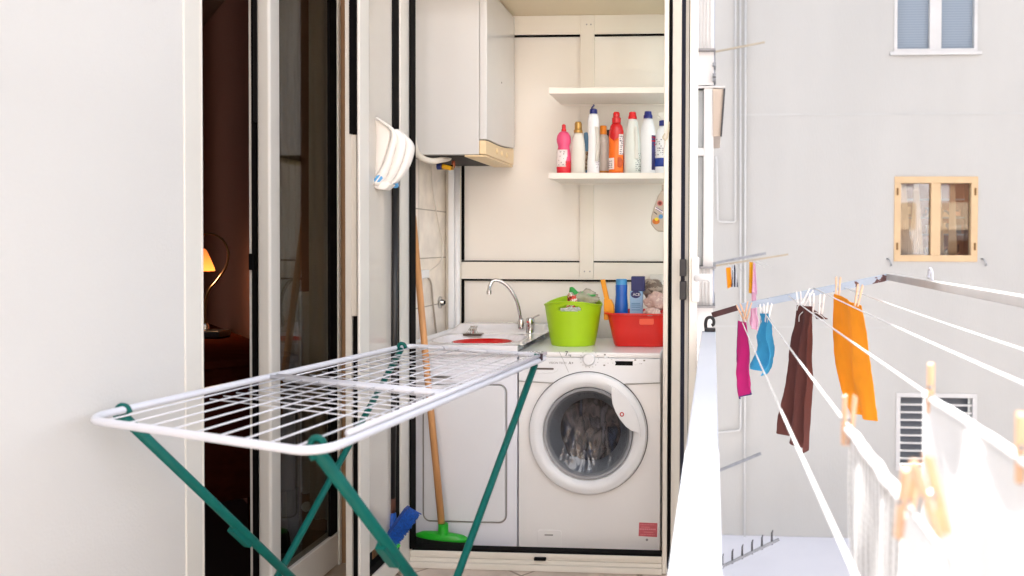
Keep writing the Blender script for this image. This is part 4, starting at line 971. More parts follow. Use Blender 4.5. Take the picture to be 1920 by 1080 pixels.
for a, b, px_ in ((T1, F1, 455), (T2, F2, 732)):
    # pivot bracket
    t = .5
    lo, hi = 0, 1
    for _ in range(30):
        t = (lo+hi)/2; p = on(a, b, t)-CAM; xx = PX+F*p.dot(rt)/p.dot(fw)
        if xx < px_: lo = t
        else: hi = t
    p0, p1 = on(a, b, t-.03), on(a, b, t+.04)
    off = Vector((-.006, -.004, -.010))
    MB().bar(p0+off, p1+off, .024, .020, (0, 0, 1)).build('pivot_bracket', teal, dk, bevel=.003)
for T in (T1, T2, T3):
    MB().tube(curve([T+Vector((-.004, .002, -.02)), T+Vector((-.012, -.002, .002)), T+Vector((-.004, 0, .020)), T+Vector((.010, .002, .018)), T+Vector((.016, .004, .004))], 4), .0065, 10).build('clamp_hook', teal, dk, smooth=True)
MB().tube([T4+Vector((0, 0, 0)), T4+Vector((.006, 0, .035))], .008, 10).build('clamp_peg', teal, dk, smooth=True)
q = pZ(1013, 669, ZR+.012); MB().box(q.x-.010, q.x+.008, q.y-.008, q.y+.008, q.z-.012, q.z+.010).build('end_cap', mat('black_cap', srgb(44, 20, 36), .4), dk, bevel=.003)

# ================================================================== DESK, LAMP, RADIATOR, CURTAIN
ma = mat('mahogany', srgb(44, 16, 9), 1.0, var=.2, vscale=6, stretch=(1, 6, 6), spec=0)
ZD = .877
ds = thing('wooden_desk', 'dark reddish brown wooden desk in the dim room', 'desk', (-2.2, 3.6, 0))
fA, fB = pZ(384, 678, ZD), pZ(467, 672, ZD)
fL = fA+(fA-fB)*4
bB = pZ(467, 634, ZD); bA = pZ(427, 619, ZD); bL = bA+(bA-bB)*1.2
fR = fB+(fB-fA)*1.2
cR = bB+(bB-bA)*.4
poly = [fL, fR, cR, bA, bL]
MB().prism([(p.x, p.y, ZD-.03) for p in poly], (0, 0, .03)).build('top', ma, ds, bevel=.005)
ins = [Vector((p.x, p.y, 0))+(Vector((-2.3, 3.6, 0))-Vector((p.x, p.y, 0))).normalized()*.03 for p in poly]
MB().prism([(p.x, p.y, .35) for p in ins], (0, 0, ZD-.031-.35)).build('body', ma, ds, bevel=.004)
for p in (ins[0], ins[1], ins[2], ins[4]): MB().tube([(p.x-.02, p.y+.02, 0), (p.x-.02, p.y+.02, .349)], [.015, .025], 8).build('leg', ma, ds, smooth=True)
YLp = 3.62
brs = mat('antique_brass', srgb(104, 80, 50), .35, .9); 
la = thing('desk_lamp', 'lit desk lamp with hooked brass stem and orange glass shade', 'lamp', (pY(400, 636, YLp).x, YLp, ZD))
q = pY(404, 626, YLp)
MB().box(q.x-.045, q.x+.045, YLp-.05, YLp+.05, ZD+.001, ZD+.035).build('base', mat('black_lacquer', srgb(18, 16, 16), .3), la, bevel=.008, segs=3)
MB().tube(curve([pY(384, 622, YLp), pY(385, 570, YLp), pY(392, 545, YLp), pY(408, 525, YLp), pY(424, 500, YLp), pY(428, 475, YLp), pY(420, 453, YLp), pY(405, 441, YLp), pY(390, 438, YLp), pY(381, 442, YLp), pY(379, 462, YLp)], 6), .0052, 10).build('stem', brs, la, smooth=True)
MB().lathe([(.018, 0), (.018, .02), (.012, .03)], (pY(384, 622, YLp).x, YLp, ZD+.036), 16).build('stem_foot', chrome, la, smooth='auto')
q = pY(380, 508, YLp)
shd = MB(); prof = [(.050, 0), (.048, .012), (.034, .05), (.018, .09), (.010, .10)]
shd.lathe(prof, (q.x, YLp, q.z), 28); shd.f = shd.f[:-2]
shd.build('lamp_shade', mat('amber_glass', srgb(214, 134, 66), .4, emit=.22, transl=.1), la, smooth=True)
MB().lathe([(.001, 0), (.012, .008), (.016, .022), (.010, .04), (.001, .045)], (q.x, YLp, q.z+.02), 14).build('bulb', mat('bulb_glow', srgb(255, 214, 150), .4, emit=2), la, smooth=True)
pl = bpy.data.lights.new('lamp_light', 'POINT'); pl.energy = 1.5; pl.color = (1, .66, .36); pl.shadow_soft_size = .03; pl.specular_factor = .15
plo = bpy.data.objects.new('lamp_light', pl); col.objects.link(plo); plo.parent = la; plo.location = (q.x-la.location.x, 0, q.z-.02-ZD)
# radiator
ra = thing('white_radiator', 'white column radiator seen dimly through the door glass', 'radiator', (-1.72, 3.6, .2))
zr0, zr1 = .2, 1.09
for k in range(6):
    x = pY(558+0, 700, 3.58).x+.045*k
    MB().lathe([(.020, 0), (.020, zr1-zr0)], (x, 3.58, zr0), 14, sy=1.6).build('column', white_pl, ra, smooth='auto')
MB().tube([pY(575, 565, 3.53), pY(575, 565, 3.50)], .018, 14).build('valve', white_pl, ra, smooth='auto')
MB().tube([pY(575, 950, 3.53), pY(575, 950, 3.50)], .022, 14).build('valve', white_pl, ra, smooth='auto')
q0, q1 = pY(584, 540, 3.48), pY(622, 540, 3.48)
def curt(xa, xb, Y, lab, m, n=7):
    mb = MB().grid(lambda u, v: (xa+(xb-xa)*u, Y+.006*math.sin(u*math.pi*2*n)+.002*math.sin(v*9+u*20), .12+2.35*v), 80, 12)
    return tag(mb.build('curtain', m, smooth=True, solid=.002), lab, 'curtain')
ct = mat('grey_green_curtain', srgb(224, 224, 218), .9, transl=.3)
q1 = pY(640, 540, 3.46)
curt(q0.x, q1.x, 3.46, 'grey green curtain behind the door glass', ct, 3)
curt(pY(512, 540, 3.4).x, pY(553, 540, 3.4).x, 3.44, 'brown curtain beside the radiator behind door glass', mat('brown_curtain', srgb(140, 122, 102), .9, transl=.2), 3)

# ================================================================== RAILING
rl = thing('balcony_railing', 'sunlit white balcony railing with flat top rail', 'railing', (-.02, 1.2, 0))
MB().box(-.046, .010, -2.5, 3.38, .927, .957).build('top_rail', mat('railing_white', srgb(206, 211, 220), .45, var=.03), rl, bevel=.003)
for k in range(4):
    y = 3.355-1.4*k; MB().box(-.04, .004, y-.02, y+.02, .001, .9265).build('post', cream_lt, rl, bevel=.003)
MB().box(-.03, -.006, -2.5, 3.33, .08, .9).build('panel', white_pl, rl)
hk_ = thing('rail_hook', 'black curled plastic hook on far end of the railing', 'hook', pY(1331, 622, 3.36))
blkp = mat('black_plastic', srgb(26, 26, 28), .4)
MB().tube(curve([pY(1324, 620, 3.36), pY(1323, 606, 3.36), pY(1326, 597, 3.36), pY(1333, 595, 3.36), pY(1338, 600, 3.36), pY(1338, 608, 3.36), pY(1334, 610, 3.36)], 5), .0068, 10).build('hook', blkp, hk_, smooth=True)
a_, b_ = pY(1321, 615, 3.35), pY(1341.5, 624, 3.35)
MB().box(a_.x, b_.x, 3.33, 3.375, .9575, a_.z).build('foot', blkp, hk_, bevel=.003)

# ================================================================== CLOTHESLINE FRAME
def flaky(n, L, co):
    no = n.new('ShaderNodeTexNoise'); no.inputs['Scale'].default_value = 16; no.inputs['Detail'].default_value = 5; no.inputs['Roughness'].default_value = .6; L.new(co, no.inputs[0])
    return ramp(n, L, no.outputs[0], [(0, srgb(146, 160, 178)), (.635, srgb(160, 172, 186)), (.645, srgb(92, 60, 58)), (.70, srgb(70, 40, 42))]), no.outputs[0]
flk = custom('flaking_blue_grey_paint', .6, flaky)
YA = 3.4
cf = thing('clothesline', 'clothes line frame with flaking pale blue arm reaching outward', 'clothesline', (.3, 2, 1))
P1, P2 = pY(1335, 591, YA), pY(1668, 519, YA)
pm_ = pY(1385, 575, YA)
MB().bar(pY(1383, 577, YA), P2, .022, .028).build('far_arm', flk, cf, bevel=.002)
MB().bar(P1, pY(1382.5, 577, YA), .022, .022).build('rusty_bracket', mat('dark_rust', srgb(72, 40, 40), .7, var=.3, vscale=30, bump=.5), cf, bevel=.002)
zb2 = P2.z
MB().bar(P2+Vector((0, -.012, 0)), (P2.x+.002, .3, zb2), .030, .026).build('outer_beam', mat('beam_white', srgb(176, 172, 170), .5, var=.08, vscale=10), cf, bevel=.002)
MB().bar((0.03, .3, 1.0), (P2.x, .3, zb2), .022, .026).build('near_arm', flk, cf)
LX = {1: (.105, .128), 2: (.185, .187), 3: (.305, .305), 4: (.405, .40), 5: (.53, .53)}
LZ = {}
for k, (x0, x1) in LX.items():
    t = (x0-P1.x)/(P2.x-P1.x); z = P1.z+(P2.z-P1.z)*t-.005
    if k == 1: z = 1.022
    if k == 2: z = 1.062
    if k == 3: z = 1.100
    if k == 4: z = 1.133
    LZ[k] = z
    pts_ = [(x0+(x1-x0)*s/10, 3.4-3.1*s/10, z-.006*math.sin(math.pi*s/10)) for s in range(11)]
    MB().tube(pts_, .0020, 8).build('line', cord_w, cf, smooth=True)
def lp(k, Y):
    s = (3.4-Y)/3.1; x0, x1 = LX[k]; return Vector((x0+(x1-x0)*s, Y, LZ[k]-.006*math.sin(math.pi*s)))
q = pX(1745, 520, P2.x)
bc = thing('beam_clip', 'small grey spring clip sitting on the outer beam', 'clip', q)
MB().tube(curve([(P2.x, q.y-.02, zb2+.012), (P2.x, q.y-.015, zb2+.04), (P2.x, q.y+.01, zb2+.05), (P2.x, q.y+.03, zb2+.03), (P2.x, q.y+.022, zb2+.02)], 5), .005, 8).build('coil', mat('pale_grey_metal', srgb(200, 204, 214), .4), bc, smooth=True)

# pegs ---------------------------------------------------------------
def make_peg(m, name):
    t = thing(name, 'peg', 'clothes peg')
    for s in (-1, 1):
        prof = [(s*.0025, 0, .0), (s*.0115, 0, .0), (s*.0115, 0, .0) ]
        P = [(s*.0022, -.0045, -.032), (s*.0070, -.0045, -.030), (s*.0085, -.0045, -.005), (s*.0100, -.0045, .036), (s*.0050, -.0045, .040), (s*.0028, -.0045, .006), (s*.0040, -.0045, -.004), (s*.0016, -.0045, -.012)]
        MB().prism(P, (0, .009, 0)).build('prong', m, t, bevel=.0012)
    MB().tube([(-.009, 0, .006), (.009, 0, .006)], .0035, 10).build('spring', steel, t, smooth=True)
    return t
peg0 = make_peg(peg_wood, 'wooden_peg'); peg1 = make_peg(mat('white_peg_plastic', srgb(238, 236, 234), .4), 'plastic_peg')
used = {0: False, 1: False}
PG = 'clothes pegs on the clothes lines'
def peg(kind, loc, rot, label):
    src = (peg0, peg1)[kind]
    if not used[kind]:
        used[kind] = True; src.location = loc; src.rotation_euler = rot; src['label'] = label; o = src
    else: o = copy_thing(src, loc, rot, label)
    o['group'] = PG; return o
def pk_(k, Y, dz=.0): p = lp(k, Y); p.z += dz; return p
first_rot = (0, 0, 0)

# clothes --------------------------------------------------------------
def cloth(name, lab, cat, a, b, drop, m, folds=3, amp=.012, pinch=.75, seed=0, low=None, sway=(0, 0), par_pts=None, th=.0026, nu=48, nv=40, skewb=0, kind='cloth'):
    """hangs from edge a->b; low(u) gives drop multiplier along u"""
    a, b = Vector(a), Vector(b); e = (b-a); L = e.length; d = e.normalized(); nrm = d.cross(Vector((0, 0, 1))).normalized()
    def fn(u, v):
        p = a + e*u
        dr = drop*(low(u) if low else 1)
        cx = (u-.5)*(1-pinch)*-1*math.sin(v*math.pi*.5)*0
        z = -dr*v
        fold = amp*(math.sin(u*math.pi*2*folds+seed+1.2*noise.noise(Vector((u*2, v*1.5, seed))))*(.35+.65*v)) + .006*noise.noise(Vector((u*5, v*5, seed+3)))
        sag = .5*.02*math.sin(math.pi*u)*(1-v)
        return p + d*((u-.5)*L*(pinch-1)*v + sway[0]*v*v + skewb*v) + nrm*(fold+sway[1]*v) + Vector((0, 0, z-sag*.5))
    mb = MB().grid(fn, nu, nv)
    o = mb.build(name, m, smooth=True, solid=th); return tag(o, lab, cat)
def fab(name, c, tr=.35, sc_=300, var=.06): return mat(name, c, .9, var=var, vscale=12, bump=.4, bscale=sc_, transl=tr)
# use image anchors on the true line planes
def at(k, px_, dz=-.003):
    """point of line k that the photograph shows at column px"""
    lo, hi = .35, 3.4
    for _ in range(40):
        m_ = (lo+hi)/2; p = lp(k, m_)-CAM; xx = PX+F*p.dot(rt)/p.dot(fw)
        if xx > px_: lo = m_
        else: hi = m_
    q = lp(k, (lo+hi)/2); q.z += dz; return q
# pink microfibre on line 1
a1, b1 = at(1, 1386), at(1, 1403)
def strip_cloth(name, lab, cat, top, bot, Yt, m, folds=2, amp=.01, seed=0, th=.002, nu=36, nv=40, trim=None, mid=None):
    """cloth with a measured outline: top L/R and bottom L/R image points on a true depth"""
    TL, TR = pY(*top[0], Yt[0]), pY(*top[1], Yt[1]); BL, BR = pY(*bot[0], Yt[0]), pY(*bot[1], Yt[1])
    ML = pY(*mid[0], Yt[0]) if mid else (TL+BL)/2; MR = pY(*mid[1], Yt[1]) if mid else (TR+BR)/2
    d = (TR-TL).normalized(); nrm = Vector((-d.y, d.x, 0)).normalized() if abs(d.x)+abs(d.y) > .001 else Vector((0, 1, 0))
    def bez(p0, pm, p1, v): c = pm*2-(p0+p1)/2; return p0*(1-v)**2+c*2*v*(1-v)+p1*v*v
    def fn(u, v):
        l = bez(TL, ML, BL, v); r_ = bez(TR, MR, BR, v); p = l+(r_-l)*u
        return p+nrm*(amp*math.sin(u*math.pi*2*folds+seed+1.5*noise.noise(Vector((u*2, v*2, seed))))*(.3+.7*math.sin(min(1, v*1.4)*math.pi/2)) + .45*amp*noise.noise(Vector((u*3.5, v*4, seed)))+.12*amp*noise.noise(Vector((u*14, v*16, seed))))
    o = tag(MB().grid(fn, nu, nv).build(name, m, smooth=True, solid=th), lab, cat)
    if trim:
        tr_ = MB(); tr_.tube([fn(.02+.0*k, .0+k/30) for k in range(31)]+[fn(k/12, 1) for k in range(1, 13)], .0022, 6)
        tr_.build('hem', trim, o, smooth=True)
    return o
strip_cloth('pink_cloth', 'hot pink microfibre cloth with purple hem on the line', 'cloth', [(1383, 601), (1400, 605)], [(1381, 748), (1411, 736)], (3.15, 3.0), fab('hot_pink', srgb(216, 46, 140)), 1.5, .012, 1, trim=mat('purple_hem', srgb(70, 36, 110), .8), mid=[(1377, 680), (1408, 670)])
strip_cloth('blue_cloth', 'small turquoise blue cloth on the second line', 'cloth', [(1423, 588), (1441, 588)], [(1410, 685), (1436, 705)], (3.05, 2.9), fab('turquoise', srgb(70, 172, 216)), 1.3, .022, 2, mid=[(1421, 640), (1449, 650)])
strip_cloth('brown_towel', 'long dark brown towel hanging in a narrow strip', 'towel', [(1494, 572), (1524, 575)], [(1462, 808), (1514, 850)], (3.0, 2.85), fab('dark_brown', srgb(100, 56, 50), .2), 2.2, .02, 3, mid=[(1480, 700), (1522, 690)])
strip_cloth('brown_towel_end', 'short brown towel corner pinned right of the brown towel', 'towel', [(1524, 580), (1530, 584)], [(1532, 598), (1554, 598)], (2.95, 2.9), fab('dark_brown', srgb(100, 56, 50), .2), 1, .004, 4)
strip_cloth('orange_cloth', 'bright orange cloth hanging from two wooden pegs', 'cloth', [(1566, 551), (1613, 573)], [(1602, 775), (1637, 790)], (2.9, 2.62), fab('bright_orange', srgb(248, 172, 36), .35), 1.4, .014, 5, mid=[(1573, 680), (1628, 690)], nu=48)
YPk = 5.2
strip_cloth('pale_pink_cloth', 'pale pink cloth with pink hem behind the blue one', 'cloth', [(1410, 548), (1417, 548)], [(1406, 612), (1421, 620)], (YPk, YPk-.05), fab('pale_pink', srgb(232, 190, 214)), 1.5, .012, 7, mid=[(1406, 590), (1421, 590)], trim=mat('rose_hem', srgb(230, 110, 160), .8))
# near sheets
wcot = mat('white_cotton', srgb(246, 246, 246), .9, var=.03, vscale=12, bump=.3, bscale=300, transl=.25)
p3a, p3b = at(3, 1736), lp(3, .45)
sheet_ = cloth('white_sheet', 'large white sheet on the line at the right edge', 'sheet', p3a, p3b, .85, wcot, 3.4, .006, 1.0, 2, nu=120, nv=50)
def waffle(n, L, co):
    sp = n.new('ShaderNodeSeparateXYZ'); L.new(co, sp.inputs[0])
    w1 = n.new('ShaderNodeMath'); w1.operation = 'MULTIPLY'; w1.inputs[1].default_value = 340; L.new(sp.outputs[1], w1.inputs[0])
    s1 = n.new('ShaderNodeMath'); s1.operation = 'SINE'; L.new(w1.outputs[0], s1.inputs[0])
    w2 = n.new('ShaderNodeMath'); w2.operation = 'MULTIPLY'; w2.inputs[1].default_value = 640; L.new(sp.outputs[2], w2.inputs[0])
    s2 = n.new('ShaderNodeMath'); s2.operation = 'SINE'; L.new(w2.outputs[0], s2.inputs[0])
    m1 = n.new('ShaderNodeMath'); m1.operation = 'MULTIPLY_ADD'; m1.inputs[1].default_value = .25; L.new(s2.outputs[0], m1.inputs[0]); L.new(s1.outputs[0], m1.inputs[2])
    mr = n.new('ShaderNodeMapRange'); mr.inputs[1].default_value = -1.2; mr.inputs[2].default_value = 1.2; L.new(m1.outputs[0], mr.inputs[0])
    return ramp(n, L, mr.outputs[0], [(.20, srgb(150, 146, 142)), (.50, srgb(240, 238, 236))]), mr.outputs[0]
wf = custom('waffle_towel', .95, waffle)
p2a, p2b = at(2, 1592), at(2, 1697)
wt_ = cloth('waffle_towel', 'pale grey striped waffle towel on the near line', 'towel', p2a, p2b, .75, wf, 2.0, .007, 1.06, 4, nu=60)
def roll(a, b, r, name, m, par, seed):
    mb = MB().tube([a+(b-a)*k/30+Vector((.001*math.sin(k*.6+seed), 0, .001+.0008*math.sin(k*.9+seed))) for k in range(31)], [r*(1+.15*noise.noise(Vector((k*.5, seed, 0)))) for k in range(31)], 12)
    for i in range(len(mb.v)): mb.v[i] = mb.v[i]
    o0 = par.location; me = mb
    o = mb.build(name, m, None, smooth=True); o.parent = par; o.location = o.location-par.location; return o
roll(p2a, p2b, .0062, 'rolled_edge', wcot, wt_, 4)
roll(p3a, p3b, .0055, 'rolled_edge', wcot, sheet_, 9)
c2a, c2b = lp(2, p2b.y-.012), lp(2, .45)
cloth('white_towel', 'plain white towel next to the striped towel', 'towel', c2a, c2b, .6, wcot, 2, .006, 1, 8, nu=50)

# pegs on things
def rz(a, b=0, c=0): return (R(b), R(c), R(a))
q = at(2, 1590, .0); peg(0, q+Vector((0, 0, .004)), rz(12, 0, 4), 'wooden peg at the left corner of striped towel')
q = at(3, 1745, .0); peg(0, q+Vector((0, 0, .008)), rz(70, 0, 3), 'wooden peg holding the white sheet near its left corner')
q = at(3, 1913, .0); peg(0, q+Vector((0, 0, .006)), rz(75, 0, 0), 'wooden peg on the white sheet cut by right edge')
q = at(2, 1703, .0); peg(0, q+Vector((-.002, 0, -.002)), rz(30, 6, 5), 'left one of two crossed pegs on the near line')
q = pY(1750, 940, .68); peg(0, q, rz(25, 0, -20), 'tilted right one of two crossed pegs on near line')
P_ = [(1392, 588, 3.1, 0, -24, 'wooden peg pinching the hot pink cloth, leaning left'), (1401, 585, 3.08, 0, 14, 'wooden peg pinching the hot pink cloth, leaning right'),
      (1571, 540, 2.9, 0, 2, 'wooden peg at left corner of the orange cloth'), (1609, 556, 2.62, 0, 10, 'wooden peg at right corner of the orange cloth')]
for x, y, Y, a, c, l in P_: peg(0, pY(x, y, Y), rz(a, 0, c), l)
for x, y, Y, a, c, l in [(1430, 590, 3.0, 0, -4, 'white plastic peg left on the turquoise cloth'), (1440, 588, 2.95, 0, 10, 'white plastic peg right on the turquoise cloth'),
      (1499, 566, 3.0, 0, -6, 'white plastic peg left on the brown towel'), (1512, 560, 2.97, 0, 28, 'slanting white plastic peg on the brown towel'), (1522, 570, 2.93, 0, 0, 'upright white plastic peg right of the brown towel'), (1540, 572, 2.9, 0, 5, 'white plastic peg on the small brown corner')]:
    peg(1, pY(x, y, Y), rz(a, 0, c), l)
hng = MB().tube(curve([pY(1494, 582, 2.95), pY(1497, 573, 2.95), pY(1505, 570, 2.95), pY(1511, 580, 2.95), pY(1516, 577, 2.95), pY(1500, 590, 2.95), pY(1498, 603, 2.95)], 5), .0016, 6)
hn2 = MB().tube(curve([pY(1523, 595, 2.9), pY(1528, 586, 2.9), pY(1540, 592, 2.9), pY(1546, 598, 2.9)], 5), .0016, 6)
tag(hng.build('white_string', cord_w, smooth=True), 'white looped string tangled at top of the brown towel', 'string')
tag(hn2.build('white_string', cord_w, smooth=True), 'short white string beside the small brown towel corner', 'string')

# ================================================================== BUILDING ACROSS THE COURTYARD
ob = thing('opposite_building', 'large pale grey rendered building across the courtyard', 'building', (3, YW, -6))
def hole_wall():
    xs0, xs1, z0, z1 = -6, 11, -6, 12.9
    W = []
    for (xa, ya, xb, yb) in ((1677, -60, 1832, 97), (1677, 331, 1832, 491), (1680, 736, 1830, 885)):
        p, r_ = pY(xa, ya, YW), pY(xb, yb, YW); W.append((p.x, r_.x, r_.z, p.z))
    xa, xb = min(w_[0] for w_ in W), max(w_[1] for w_ in W)
    mb = MB(); mb.box(xs0, xa, YW, YW+.4, z0, z1); mb.box(xb, xs1, YW, YW+.4, z0, z1)
    W.sort(key=lambda w_: w_[2]); zc_ = z0
    for (a, b, c, d) in W:
        mb.box(xa, xb, YW, YW+.4, zc_, c)
        if a > xa: mb.box(xa, a, YW, YW+.4, c, d)
        if b < xb: mb.box(b, xb, YW, YW+.4, c, d)
        zc_ = d
    mb.box(xa, xb, YW, YW+.4, zc_, z1)
    mb.build('wall', far_paint, ob); return W
W = hole_wall()
def fwin(w_, fr_m, sash_m, fw_=.07, mull=.09, name='window', recess=.05, hinge=None):
    a, b, c, d = w_
    fo = MB()
    y0, y1 = YW-.02, YW+.10
    fo.box(a, b, y0, y1, c, c+fw_); fo.box(a, b, y0, y1, d-fw_, d); fo.box(a, a+fw_, y0, y1, c+fw_, d-fw_); fo.box(b-fw_, b, y0, y1, c+fw_, d-fw_)
    f = fo.build(name, fr_m, ob, bevel=.004)
    xm = (a+b)/2
    MB().box(xm-mull/2, xm+mull/2, y0+.01, y1-.01, c+fw_, d-fw_).build('mullion', sash_m, f, bevel=.004)
    return f, (a+fw_, b-fw_, c+fw_, d-fw_)
wl, wmid, wt = W
pine = mat('pale_pine_frame', srgb(206, 176, 136), .6, var=.06, vscale=6)
whf = mat('white_window_frame', srgb(200, 198, 195), .4)
# top window: closed blue grey blinds
f, (a, b, c, d) = fwin(wt, whf, whf, .045, .16)
bl = MB().box(a, b, YW+.07, YW+.09, c, d)
bl.build('blind', custom('blue_blind', .6, lambda n, L, co: (ramp(n, L, (lambda m_: m_)( (lambda w_: (L.new(co, w_.inputs[0]), w_.outputs['Fac'])[1])( (lambda w_: (setattr(w_, 'bands_direction', 'Z'), w_.inputs['Scale'].__setattr__('default_value', 9), w_)[2])(n.new('ShaderNodeTexWave')) )), [(0, srgb(126, 138, 150)), (1, srgb(140, 151, 162))]), None)), f)
MB().box(a-.1, b+.1, YW-.05, YW-.0205, c-.09, c-.045).build('sill', whf, f, bevel=.004)
# middle window, with shapes inside that imitate its reflection of buildings
f, (a, b, c, d) = fwin(wmid, pine, pine, .09, .13)
MB().box(a, b, YW+.055, YW+.06, c, d).build('pane', glass('far_glass', (.9, .88, .86, 1), .05), f)
inn = MB().box(a-.1, b+.1, YW+.5, YW+.55, c-.1, d+.1).box(a-.1, a-.05, YW+.1, YW+.5, c-.1, d+.1).box(b+.05, b+.1, YW+.1, YW+.5, c-.1, d+.1).box(a-.1, b+.1, YW+.1, YW+.5, c-.12, c-.1).box(a-.1, b+.1, YW+.1, YW+.5, d+.1, d+.12)
inn.build('room_lining', mat('warm_brown_room', srgb(150, 100, 80), .8), f)
cur = mat('reflection_cream', srgb(236, 222, 196), .9, transl=.4)
def fc(x0, x1, x2, x3):
    return MB().grid(lambda u, v: ((x0+(x1-x0)*u)*(v)+(x2+(x3-x2)*u)*(1-v), YW+.13+.02*math.sin(u*30), c+.01+(d-c-.02)*v), 40, 10)
wd = b-a
for (u0, u1, u2, u3) in ((.02, .10, .02, .18), (.22, .28, .16, .36), (.54, .60, .55, .66), (.74, .80, .72, .84)):
    fc(a+wd*u0, a+wd*u1, a+wd*u2, a+wd*u3).build('curtain', cur, f, smooth=True, solid=.003)  # cream strips, shelves and goods stand in for reflections on the pane
sh = MB()
for zz_ in (.28, .52, .78): sh.box(a, b, YW+.3, YW+.48, c+(d-c)*zz_, c+(d-c)*zz_+.02)
sh.build('reflection_bars', mat('reflection_grey', srgb(150, 156, 166), .6), f)
sb = MB(); rnd = random.Random(5)
for zz_ in (.0, .30, .54): 
    for k in range(7):
        x = a+wd*(.04+.135*k)+rnd.uniform(-.02, .02); sb.box(x, x+wd*rnd.uniform(.05, .10), YW+.32, YW+.45, c+(d-c)*zz_, c+(d-c)*(zz_+rnd.uniform(.1, .18)))
sb.build('reflection_blocks', custom('reflection_mix', .7, patch([srgb(220, 196, 160), srgb(110, 110, 120), srgb(206, 150, 120), srgb(80, 50, 50), srgb(210, 205, 190)], 3)), f)
for x_ in (a-.05, b+.05):
    for z_ in (c+.12, d-.12): MB().box(x_-.012, x_+.012, YW-.032, YW-.0205, z_-.05, z_+.05).build('hinge', brs, f)
# lower window: metal grille
f, (a, b, c, d) = fwin(wl, whf, whf, .06, .03)
MB().box(a, b, YW+.2, YW+.22, c, d).build('pane', mat('dark_slate_pane', srgb(78, 84, 94), .3), f)
gr = MB(); ng = 9
for k in range(1, ng): z = c+(d-c)*k/ng; gr.box(a, b, YW+.01, YW+.04, z-.012, z+.012)
gr.build('grille', whf, f)
# hooks beside the middle window
for x_, l in ((1667, 'small metal hook left under the pine framed window'), (1844, 'small metal hook right under the pine framed window')):
    q = pY(x_, 491, YW); h = MB().tube(curve([q+Vector((-.03, 0, .04)), q+Vector((-.01, -.05, .03)), q+Vector((.02, -.06, -.02)), q+Vector((.02, -.03, -.05))], 4), .012, 8)
    tag(h.build('wall_hook', steel, smooth=True), l, 'hook', 'wall hooks under the far window')
# string course
q = pY(1600, 214, YW); MB().box(pY(1350, 214, YW).x, 11, YW-.005, YW-.0005, q.z-.014, q.z+.014).build('string_course', mat('light_course', srgb(187, 186, 182), .8), ob)
q = pY(1500, 613, YW); MB().box(pY(1342, 613, YW).x, pY(1660, 613, YW).x, YW-.005, YW-.0005, q.z-.012, q.z+.012).build('string_course', MATS['light_course'], ob)
# pipes
pw = mat('white_pipe', srgb(206, 204, 200), .5)
def fpipe(pts, lab, r=.02):
    m_ = MB(); P = [pY(x, y, YW-.05) for x, y in pts]
    m_.tube(P, r, 8); tag(m_.build('wall_pipe', pw, smooth=True), lab, 'pipe', 'white pipes on the opposite wall')
fpipe([(1379, -60), (1379, 414)] + [(1376, 417), (1349, 416), (1346, 412), (1344, 300), (1342, 294)], 'white pipe on far wall ending in a loop to the left', .013)
fpipe([(1388, -60), (1389, 800), (1386, 807), (1345, 811)], 'middle white pipe turning left near its foot', .013)
fpipe([(1398, -60), (1397, 600), (1396, 1130)], 'rightmost white pipe running the whole far wall', .014)
# bracket arms on neighbours' lines
rodm = mat('galvanised_grey', srgb(140, 142, 146), .5, .2, var=.15, vscale=20); rody = mat('yellowed_paint', srgb(172, 160, 140), .6, var=.1)
def rod(x0, y0, x1, y1, Y, lab, m, th=.035, spikes=0):
    t = thing('line_bracket', lab, 'bracket arm', pY(x0, y0, Y), 'neighbours bracket arms')
    a, b = pY(x0, y0, Y), pY(x1, y1, Y); MB().bar(a, b, th, th).build('arm', m, t, bevel=.003)
    for k in range(spikes):
        p = a+(b-a)*((k+.25)/spikes); MB().tube([p+Vector((0, 0, -.02)), p+Vector((0, 0, .10)), p+Vector((.01, 0, .13))], [.012, .009, .005], 6).build('hook_peg', mat('dark_metal', srgb(60, 58, 60), .5), t, smooth=True)
    return t
rod(1336, 98, 1434, 79, 11.3, 'top bracket arm with faint yellow tip on far wall', rody, .026)
rod(1336, 494, 1436, 475, 11.2, 'grey bracket arm behind the yellow tipped one', rodm)
rod(1338, 499, 1478, 477, 8.3, 'yellowish bracket arm with small clothes below it', rody, .02)
rod(1344, 884, 1427, 850, 11.4, 'plain grey bracket arm low on the far wall', rodm)
rod(1350, 1064, 1461, 1011, 8.5, 'lowest bracket arm carrying a row of dark hooks', rodm, .026, 6)
# thin lines of the neighbour
nl = MB()
for x in (1366, 1378, 1408, 1418):
    a = pY(x, 490+(1408-x)*.12, 8.3); nl.tube([a, a+Vector((0, -2.2, 0.0))], .0015, 5)
tag(nl.build('neighbour_lines', cord_w), 'thin distant clothes lines under the yellowish arm', 'clothes line')
strip_cloth('orange_rag', 'small orange rag, leftmost on the distant line', 'cloth', [(1361, 502), (1370, 501)], [(1364, 541), (1372, 538)], (7.8, 7.8), fab('bright_orange', srgb(248, 172, 36), .35), 1, .01, 3, nu=10, nv=10)
strip_cloth('striped_garment', 'small black and white striped garment on distant line', 'garment', [(1374, 497), (1378, 497)], [(1371, 538), (1384, 538)], (7.8, 7.8), custom('sock_stripe', .9, lambda n, L, co: (ramp(n, L, (lambda w_: (w_.inputs['Scale'].__setattr__('default_value', 12), L.new(co, w_.inputs[0]), w_.outputs['Fac'])[2])(n.new('ShaderNodeTexWave')), [(0, srgb(30, 34, 50)), (.6, srgb(50, 56, 76)), (.9, srgb(220, 222, 228))]), None)), 1, .01, 6, nu=10, nv=10)
